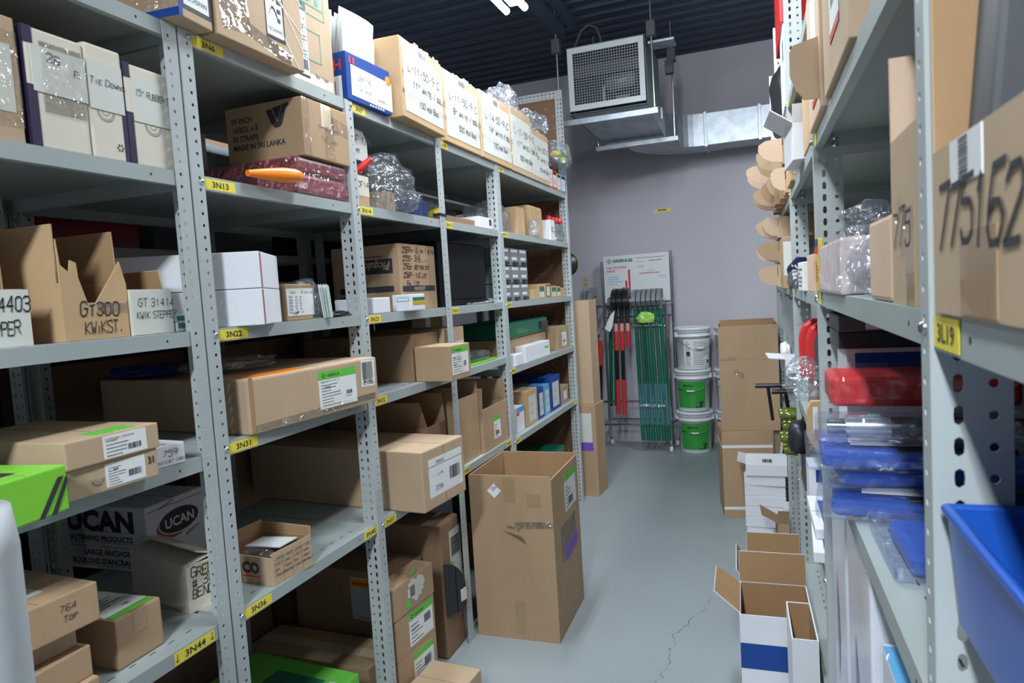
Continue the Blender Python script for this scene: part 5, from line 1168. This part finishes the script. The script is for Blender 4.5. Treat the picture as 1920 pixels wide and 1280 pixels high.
# nearest bay
t, F = ro('large open brown carton hand-numbered in marker at the right photo edge', -.52, -.001, ZR3, .498, .40, .130, 0, m=KRL, inner=KRI, flaps=[('far', .42, 0, (.0, .355), .0)])
M = F('front'); hand(t, M @ Matrix.Diagonal((.85, 1, 1, 1)), '775162', .022, .052, .046, wt=.11, gap=.7, slant=.2); decal(t, M, .078, .002, .078, .060, TAPE, 'packing_tape', .001); s = decal(t, M, .055, .096, .075, .033, PAPER, 'paper_label', .001); bars(s, M, .078, .097, .022, .031, 4, horiz=True)
for k, (y, dx, m_, nm, lb, hh, tl) in enumerate(((-.095, .020, DGREY, 'tool_sleeve', 'dark slate sleeve rising from the big numbered carton', .40, 4), (-.095, .047, mat('deep_navy', (.01, .013, .035), .4), 'tool_sleeve', 'deep navy sleeve in the big numbered carton', .44, 8), (-.100, .075, mat('lavender_foam', (.50, .46, .62), .5), 'foam_strip', 'lavender white strip among the dark sleeves', .42, 10), (-.095, .104, BLKM, 'tool_sleeve', 'black sleeve nearest the right photo edge', .44, 12))):
    mb = MB(); mb.box((-.012, 0, 0), (.012, .06 if k != 2 else .03, hh)); o = mb.build(nm, m_, None, .005); o.location = RW(y, dx, ZR3 + .012); o.rotation_euler = (math.radians(4), math.radians(tl), 0); tag(o, lb, 'sleeve')
# first full bay, z 1.44
t, F = ro('open brown carton with a tall flap behind the first right post', .062, .006, ZR3, .135, .30, .15, 0, m=KRL, inner=KRP, flaps=[('far', .12, 0), ('front', .028, 0, (0, .0), .0)])
M = F('front'); hand(t, M, '775', .012, .062, .036, wt=.09, gap=1.0, slant=.2); decal(t, M, .075, .0, .04, .10, TAPE, 'packing_tape', .001); decal(t, M, .045, .05, .03, .06, CTAPE, 'clear_tape', .002, ang=18)
rc('peach coloured carton between the numbered carton and the bagged roll', .206, .006, ZR3, .152, .26, .102, 0, m=KRP, tape=False, bev=.006)
o = MB().box((0, 0, 0), (.10, .06, .012)).build('green_card', mat('olive_green', (.35, .42, .04), .5)); o.location = RW(.25, .10, ZR3 + .103); tag(o, 'olive green card lying on the peach carton', 'card')
lump('plastic_bag', 'bundle of tan parts in crinkled clear wrap, right shelf', 'bag', RW(.475, .075, ZR3 + .001), (.15, .20, .10), CLEAR, 8, .22, rot=RROT)
o = lump('tan_bundle', 'tan card bundle inside the crinkled wrap on the right shelf', 'bundle', RW(.475, .078, ZR3 + .004), (.085, .11, .062), KRP, 9, .1)
t, F = rc('pink and white carton in glossy wrap next to the second right post', .60, -.004, ZR3, .36, .22, .098, 0, m=mat('pink_white', (.70, .60, .60), .3, var=.2, scale=30), tape=False, bev=.006)
mb = MB(); mb.box((-.003, -.002, .0), (.22, .362, .100)); mb.build('glossy_wrap', WRAP, t, .008)
lump('plastic_bag', 'torn clear wrap standing up behind the pink and white carton', 'bag', RW(.80, .08, ZR3 + .100), (.12, .25, .07), CLEAR, 6, .5)
t, F = rc('slim yellow and red printed pack at the second right post', 0.975, -.006, ZR3, .065, .012, .118, 0, m=mat('yellow_pack', (.68, .50, .06), .35), tape=False)
M = F('front'); decal(t, M, 0, .085, .065, .016, RED, 'red_band'); decal(t, M, 0, .102, .065, .015, BLU, 'blue_band'); fine(t, M, .01, .02, .055, .05, 6, 4, RED, fill=.6); decal(t, F('near'), 0, .0, .012, .02, KRO, 'orange_foot')
# z 1.80 over the first full bay
Z8 = 1.8005
t, F = rc('tan carton with a red edged label and curved flap, upper right shelf', .79, -.008, Z8, .272, .34, .29, 0, m=KRP, tape=False)
M = F('front'); s = decal(t, M, .11, .03, .10, .24, PAPER, 'shipping_label', .001); decal(s, M, .11, .03, .10, .015, RED, 'red_edge', .0014); decal(s, M, .11, .255, .10, .015, RED, 'red_edge', .0014); bars(s, M, .13, .08, .06, .06, 4, horiz=True)
mb = MB(); P = [(0, 0), (.055, .0), (.085, .03), (.105, .08), (.105, .15), (.09, .17), (0, .19)]; mb.prism([(a * .5, b * .62) for a, b in P], FM((0, .02, .02), (-1, -.2, 0), (0, 0, 1)), .004); mb.build('curved_flap', KRL, t)
ptext(t, F('near'), 'CRT', .02, .02, .03, INKB, 1, 0, .0012, .001)
t, F = rc('second tan carton with label on the upper right shelf, nearer the camera', .40, -.006, Z8 + .0006, .34, .34, .29, 0, m=KRL, tape=False)
M = F('front'); s = decal(t, M, .12, .06, .12, .24, PAPER, 'shipping_label', .001); decal(s, M, .12, .06, .12, .014, RED, 'red_edge', .0014); bars(s, M, .14, .11, .07, .07, 4, horiz=True)
mb = MB(); mb.prism([(0, .02), (.05, .05), (.06, .16), (.03, .24), (0, .25)], FM((0, .002, .06), (-1, .1, 0), (0, 0, 1)), .004); mb.build('torn_flap', KRD, t)
# z 2.13, beyond the third post
t, F = rc('white carton with a black number two panel high on the right shelving', 2.17, -.004, 2.1305, .26, .30, .30, 0, m=WH, tape=False)
s = decal(t, F('near'), .012, .17, .05, .075, INKB, 'number_panel', .001); ptext(s, F('near'), '2', .024, .183, .055, PAPER, .9, 0, .0016, .002); s = decal(t, F('front'), .2, .17, .05, .075, INKB, 'number_panel', .001)
t, F = rc('red carton resting on the white number carton, top right shelving', 2.16, -.012, 2.4325, .46, .30, .42, 0, m=REDP, tape=False)
lump('wrapped_bundle', 'black bundle in glossy wrap beyond the white number carton', 'bundle', RW(2.75, .05, 2.1315), (.18, .5, .31), BLK, 6, .18)
# kraft parts bins
kb = 'small brown open front parts bins on the right shelving'
R = random.Random(31); n_ = 0
posw = ('near', 'second', 'third', 'fourth', 'fifth')
for lv, (z0, zl) in enumerate(((1.8005, 'upper shelf, lower tier'), (1.9105, 'upper shelf, upper tier'), (1.4335, 'middle shelf, lower tier'), (1.545, 'middle shelf, second tier'), (1.6565, 'middle shelf, top tier'))):
    for c in range(5):
        y = 2.175 + c * .20 if lv < 2 else 2.66 + c * .095
        if lv >= 2 and c > 3: continue
        w = .175 if lv < 2 else .080
        t, F = ro('brown open front parts bin, %s, %s from the third right post' % (zl, posw[c]), y, -.012 - R.uniform(0, .05) * (1 if lv < 2 else .5), z0, w, .28, .085 + R.uniform(0, .018), R.uniform(-1, 1), m=(KR, KRL, KRO)[R.randrange(3)], inner=KRI, flaps=[], walls={'front': .05}, group=kb, cat='bin', name='parts_bin')
        L_ = R.uniform(.05, .10); hh = .085
        mb = MB(); mb.prism([(0, 0), (L_ * .45, .004), (L_ * .8, .02), (L_, .048), (L_ * .98, .07), (L_ * .7, .085), (0, .09)], FM((0, .0042, .008), (-1, R.uniform(-.35, -.05), 0), (0, 0, 1)), .0035); mb.build('curved_wing', (KRL, KR, KRP)[R.randrange(3)], t)
# same shelf, second bay (z 1.80): mixed small cartons
t, F = rc('orange tan carton on the upper right shelf behind the second post', 1.12, .0, Z8, .26, .28, .19, 0, m=KRO, tape=False)
t, F = ro('white crumpled mailer carton on the upper right shelf behind the second post', 1.40, -.025, Z8, .20, .2, .10, 4, m=WH, inner=WH, flaps=[('front', .07, 55), ('near', .05, 15)])
lump('plastic_bag', 'silvery clear bag tucked by the white mailer, upper right shelf', 'bag', RW(1.735, .05, Z8 + .001), (.13, .18, .12), CLEAR, 4, .45)
t, F = rc('tall tan carton with a pink printed strip, upper right shelf', 1.84, -.01, Z8, .24, .25, .20, 0, m=KRO, tape=False); decal(t, F('front'), .0, .01, .05, .18, mat('pink_print', (.65, .35, .38), .5), 'pink_strip')
# z 1.43, second bay
Z4R = 1.4325
t, F = rc('cream card folder box by the second right post, middle shelf', 1.115, .012, Z4R, .15, .2, .075, 0, m=CR, tape=False); hand(t, F('front'), 'M8 1/2', .03, .03, .016)
t, F = rc('small tan carton behind the cream card box', 1.28, .004, Z4R, .16, .2, .10, 0, m=KRP, tape=False)
t, F = rc('white striped pack leaning in the middle shelf of the second right bay', 1.46, -.006, Z4R, .12, .14, .085, 3, m=PAPER, tape=False); fine(t, F('front'), .02, .01, .08, .06, 5, 7)
lump('plastic_bag', 'clear plastic in the middle shelf of the second right bay', 'bag', RW(1.72, .03, Z4R + .001), (.12, .2, .07), CLEAR, 12, .4)
t, F = rc('tall brown carton with white label and shiny tape near the third right post', 2.165, -.03, Z4R, .30, .26, .20, 0, m=KR, tape=False); M = F('near'); decal(t, M, .002, .05, .03, .13, PAPERG, 'white_label'); decal(t, M, .05, .06, .12, .12, CTAPE, 'bubble_tape', .0012); hand(t, F('front'), '114', .1, .02, .03)
lump('navy_pouch', 'dark navy glossy pouch beside the tall brown carton', 'pouch', RW(1.98, .02, Z4R + .001), (.09, .10, .11), mat('navy_gloss', (.012, .012, .04), .15), 6, .2)
# first full bay, shelf z 1.06: blister packs, red case, kits
ZB = 1.0625
def clamshell(label, y, dx, z, rot, seed, cap=False):
    t = thing('blister_pack', label, 'pack', RW(y, dx, z), rot, 'clear blister packs with blue trays on the right shelf')
    MB().box((.012, .012, .001), (.31, .175, .030)).build('blue_tray', BLUEM, t, .014, 3)
    MB().box((-.012, -.008, 0), (.33, .195, .0335)).build('clear_shell', CLEARH, t, .011, 3)
    mb = MB(); mb.box((.06, .05, .0342), (.20, .11, .035)); mb.build('printed_card', PAPER, t)
    MB().tube([(.13, .03, .0305), (.30, .035, .0305)], .006, 8).build('dark_tool', BLK, t)
    return t
for k, (y, dx, rt) in enumerate(((.56, -.045, -6), (.60, -.02, 4), (.58, -.055, -2))): clamshell('clear blister pack with blue tray, %s of the stack on the right shelf' % ('bottom', 'middle', 'top')[k], y, dx, ZB + .001 + .039 * k, rt, k)
clamshell('clear blister pack with blue tray nearest the first right post', .315, .03, ZB + .001, 1, 8)
t = thing('torch', 'black and silver tube tool lying in clear plastic on the blister packs', 'tool', RW(.60, -.03, ZB + .142), -3)
MB().tube([(.0, .05, 0), (.03, .05, 0)], .014, 16).build('lens_ring', CHROME, t); MB().tube([(.03, .05, 0), (.10, .05, 0)], .0205, 20).build('silver_head', SILV, t); MB().tube([(.10, .05, 0), (.34, .05, 0)], .0185, 20).build('black_body', BLK, t); MB().box((.065, .05 - .008, .0190), (.085, .05 + .008, .0210)).build('teal_mark', TEAL, t); MB().box((-.02, .015, -.023), (.35, .085, .022)).build('clear_shell', CLEARH, t, .01, 2)
t = thing('case', 'glossy red plastic case in clear wrap on the right shelf', 'case', RW(.70, -.014, ZB + .167), 0)
MB().box((0, 0, 0), (.30, .15, .056)).build('case_body', REDP, t, .014, 3); MB().box((-.006, -.006, -.0005), (.305, .155, .066)).build('clear_wrap', film('shell_thin', (.98, .96, .97), .90, .06, .5, 14), t, .016, 2)
t, F = rc('blue and white boxed kit under the dark kits on the right shelf', .90, .035, ZB + .001, .15, .28, .255, 0, m=WH, tape=False); M = F('near'); decal(t, M, .018, .160, .255, .085, BLU, 'blue_panel')
t, F = rc('black kit box on top of the blue and white boxed kit', .88, .02, ZB + .257, .17, .30, .035, 0, m=BLK, tape=False); 
t, F = rc('dark kit box with hand-lettered white strip, topmost on the right shelf', .87, .02, ZB + .293, .18, .30, .035, 0, m=DGREY, tape=False); M = F('near'); s = decal(t, M, .05, .004, .19, .028, PAPERG, 'white_strip', .001); hand(s, M, '10 pcs KiT', .20, .024, .014, ang=180, off=.0022)
# second bay, shelf z 1.03
Z2R = 1.031
for k in range(2):
    t = thing('tool_pouch', 'grey pouch with red rim standing on the right shelf, %s one' % ('nearer', 'farther')[k], 'pouch', RW(1.52 + .13 * k, .0 - .012 * k, Z2R + .125), 0, 'red rimmed pouches on the right shelf')
    mb = MB(); P = [(0, 0), (.0, .13), (.012, .165), (.04, .185), (.16, .185), (.16, 0)]; mb.prism(P, FM((0, 0, 0), (1, 0, 0), (0, 0, 1)), -.03); mb.build('red_shell', REDP, t, .008)
    mb = MB(); P = [(.022, .005), (.022, .125), (.032, .15), (.055, .165), (.155, .165), (.155, .005)]; mb.prism(P, FM((0, -.0005, 0), (1, 0, 0), (0, 0, 1)), .003); mb.build('grey_face', DGREY, t)
carton('dark carton carrying the red rimmed pouches', RW(1.46, .02, Z2R), .34, .25, .124, RROT, 'R', m=KRD, tape=False)
lump('plastic_bag', 'clear bag hanging at the shelf edge below the red rimmed pouches', 'bag', RW(1.34, -.02, Z2R + .12), (.10, .10, .10), CLEAR, 16, .3, flat=False)
t = thing('hang_card', 'orange tan hang card pack under the clear bag on the right shelf', 'card', RW(1.22, -.012, Z2R + .001), 4)
MB().prism([(0, 0), (.012, -.0), (.10, 0), (.10, .12), (.0, .12), (-.01, .10), (-.012, .03)], FM((0, 0, 0), (1, 0, 0), (0, 0, 1)), -.02).build('card', KRO, t, .002); decal(t, FM((0, -.0005, 0), (1, 0, 0), (0, 0, 1)), .003, .045, .012, .06, PAPER, 'white_strip'); decal(t, FM((0, -.0005, 0), (1, 0, 0), (0, 0, 1)), .045, .05, .003, .02, PAPER, 'staple', ang=40)
t, F = ro('white small carton open toward the aisle near the third right post', 2.16, -.035, 1.1005, .2, .2, .055, 3, m=WH, inner=WH, flaps=[('front', .06, 85)])
# T handles and screwdrivers racked on the right run
for k, (y, x, z) in enumerate(((2.62, -.095, .985), (2.35, -.03, 1.0))):
    t = thing('t_handle_key', 'black T handle key hanging off the right shelf, %s one' % ('outer', 'inner')[k], 'tool', RW(y, x, z), 0, 'black T handle keys')
    MB().tube([(-.055, 0, .0), (.06, 0, 0)], .011, 10).build('handle_bar', BLK, t); MB().tube([(0, 0, 0), (.016, 0, -.16)], .0075, 8).build('shaft', BLKM, t)
    MB().tube([(.055, 0, 0), (.30, .0, .01)], .004, 6).build('peg', ZINC, t)
for k in range(8):
    r_, c = divmod(k, 2)
    t = thing('screwdriver', 'amber green handled screwdriver, row %s of the bundle on the right run' % (('bottom near', 'bottom far', 'second near', 'second far', 'third near', 'third far', 'top near', 'top far')[k]), 'screwdriver', RW(2.20 + .10 * c, -.05 - .012 * (r_ % 2), .785 + .048 * r_ - .006 * c), 0, 'screwdrivers with amber green handles')
    mb = MB(); prof = ((0, .012), (.012, .018), (.05, .0195), (.075, .015), (.09, .018), (.10, .012)); mb.tube([(a, 0, 0) for a, b in prof], [b for a, b in prof], 12); mb.build('handle', HANDLE, t); MB().tube([(.10, 0, 0), (.30, 0, 0)], .004, 8).build('shaft', CHROME, t)
t, F = rc('white carton holding the screwdriver blades on the right run', 2.20, .06, .7005, .30, .24, .062, 0, m=WH, tape=False)
lump('paper_sleeve', 'white paper sleeve dangling above the T handle key', 'paper', RW(2.45, -.02, 1.101), (.05, .12, .10), PAPER, 7, .2)
# second bay, shelf z 0.745
ZL = .7455
o = lump('clip_pack', 'black clip pack at the shelf edge behind the second post', 'pack', RW(1.86, -.012, ZL + .12), (.07, .10, .11), BLK, 4, .15); 
carton('grey box carrying the black clip pack', RW(1.78, .0, ZL), .2, .2, .119, RROT, 'R', m=DGREY, tape=False)
for k, (y, h, lb) in enumerate(((1.16, .028, 'lowest flat blue and white pack on the lower right shelf'), (1.25, .028, 'second flat blue and white pack on the lower right shelf'))):
    t, F = rc(lb, y, -.022 + .012 * k, ZL + .0292 * k, .30, .10, h, -3 + 3 * k, m=WH, tape=False); decal(t, F('top'), .025, .03, .06, .22, BLU, 'blue_panel')
t, F = rc('slim black glossy pack standing beside the flat blue packs', 1.14, .125, ZL, .40, .05, .12, 0, m=BLK, tape=False); decal(t, F('front'), .02, .01, .36, .1, CTAPE, 'clear_film', .0012)
t, F = rc('small blue and white box on the lower right shelf behind the black pack', 1.58, .0, ZL, .12, .12, .14, 0, m=WH, tape=False); decal(t, F('near'), .02, .09, .05, .04, BLU, 'blue_panel'); 
# first bay, low shelf: tall wrapped white packs
ZT = .3605
for k, (y, dx, w, h, lb) in enumerate(((.76, .008, .24, .645, 'tall white wrapped pack next to the second right post'), (.47, .010, .27, .650, 'tall white wrapped pack in the middle of the low right shelf'), (.12, .008, .23, .60, 'tall white wrapped pack with blue edge nearest the first right post'))):
    t, F = rc(lb, y, dx, ZT, w, .22, h, 0, m=mat('white_gloss', (.72, .73, .78), .25, bump=.3, bscale=8), tape=False, bev=.006, group='tall white wrapped packs on the low right shelf')
    decal(t, F('top'), .0, .01, .12, w - .02, BLUL if k else BLU, 'blue_top'); M = F('front')
    mb = MB(); u = w * .35; mb.add([M @ Vector(q) for q in ((u, .47, .0012), (u + .03, .40, .0012), (u + .035, .33, .0012), (u + .008, .22, .0012), (u - .006, .34, .0012))], [(0, 1, 2, 3, 4)]); mb.build('blue_flash', mat('blue_grey', (.22, .27, .45), .3), t)
    mb = MB(); mb.box((-.004, -.003, .0), (.223, w + .003, h + .003)); mb.build('clear_wrap', film('wrap_thin', (.99, .99, 1), .93, .1, .8, 16), t, .008)
# blue bin nearest the camera
t = thing('storage_bin', 'blue plastic storage bin jutting from the right shelving, lower right corner', 'bin', RW(-.445, .006, 1.170), RROT)
# the bin body: tapered shell with rolled rim
def shell(w0, d0, w1, d1, h, th):
    m_ = MB()
    def ring(ins, z, f): 
        dx, dy = (d0 + (d1 - d0) * f) / 2 - ins, (w0 + (w1 - w0) * f) / 2 - ins
        return [(d1 / 2 - dx, w1 / 2 - dy, z), (d1 / 2 + dx, w1 / 2 - dy, z), (d1 / 2 + dx, w1 / 2 + dy, z), (d1 / 2 - dx, w1 / 2 + dy, z)]
    rs = [ring(0, 0, 0), ring(0, h, 1), ring(th, h, 1), ring(th, th, 0)]
    vs = [q for r in rs for q in r]; fs = [(3, 2, 1, 0), (12, 13, 14, 15)]
    for i in range(3): fs += [(4 * i + j, 4 * i + (j + 1) % 4, 4 * i + 4 + (j + 1) % 4, 4 * i + 4 + j) for j in range(4)]
    return m_.add(vs, fs)
shell(.42, .295, .43, .31, .100, .004).build('bin_shell', BLUEP, t, .0012)
mb = MB(); mb.tube([(0, 0, .100), (0, .43, .100)], .0045, 8); mb.tube([(.31, 0, .100), (.31, .43, .100)], .0045, 8); mb.tube([(0, .43, .100), (.31, .43, .100)], .0045, 8); mb.tube([(0, 0, .100), (.31, 0, .100)], .0045, 8); mb.build('rim', BLUEP, t)
t, F = rc('black crate behind the blue bin in the nearest right bay', -.60, .32, 1.1005, .56, .25, .16, 0, m=BLK, tape=False)
t, F = rc('navy box on top of the black crate in the nearest right bay', -.56, .33, 1.261, .50, .22, .09, 0, m=NAVY, tape=False)
t, F = rc('pale kraft carton low in the nearest right bay below the blue bin', -.45, .10, .3705, .40, .4, .35, 0, m=KRL, tape=False)
t, F = rc('dark filler carton deep in the first right bay, middle shelf', .1, .34, ZR3, .85, .22, .26, 0, m=DGREY, tape=False)
t, F = rc('dark carton deep in the second right bay, middle shelf', 1.15, .34, Z4R, .85, .22, .26, 0, m=BLKM, tape=False)
t, F = rc('black carton deep in the first right bay behind the red case', .12, .36, ZB, .7, .22, .30, 0, m=BLKM, tape=False)
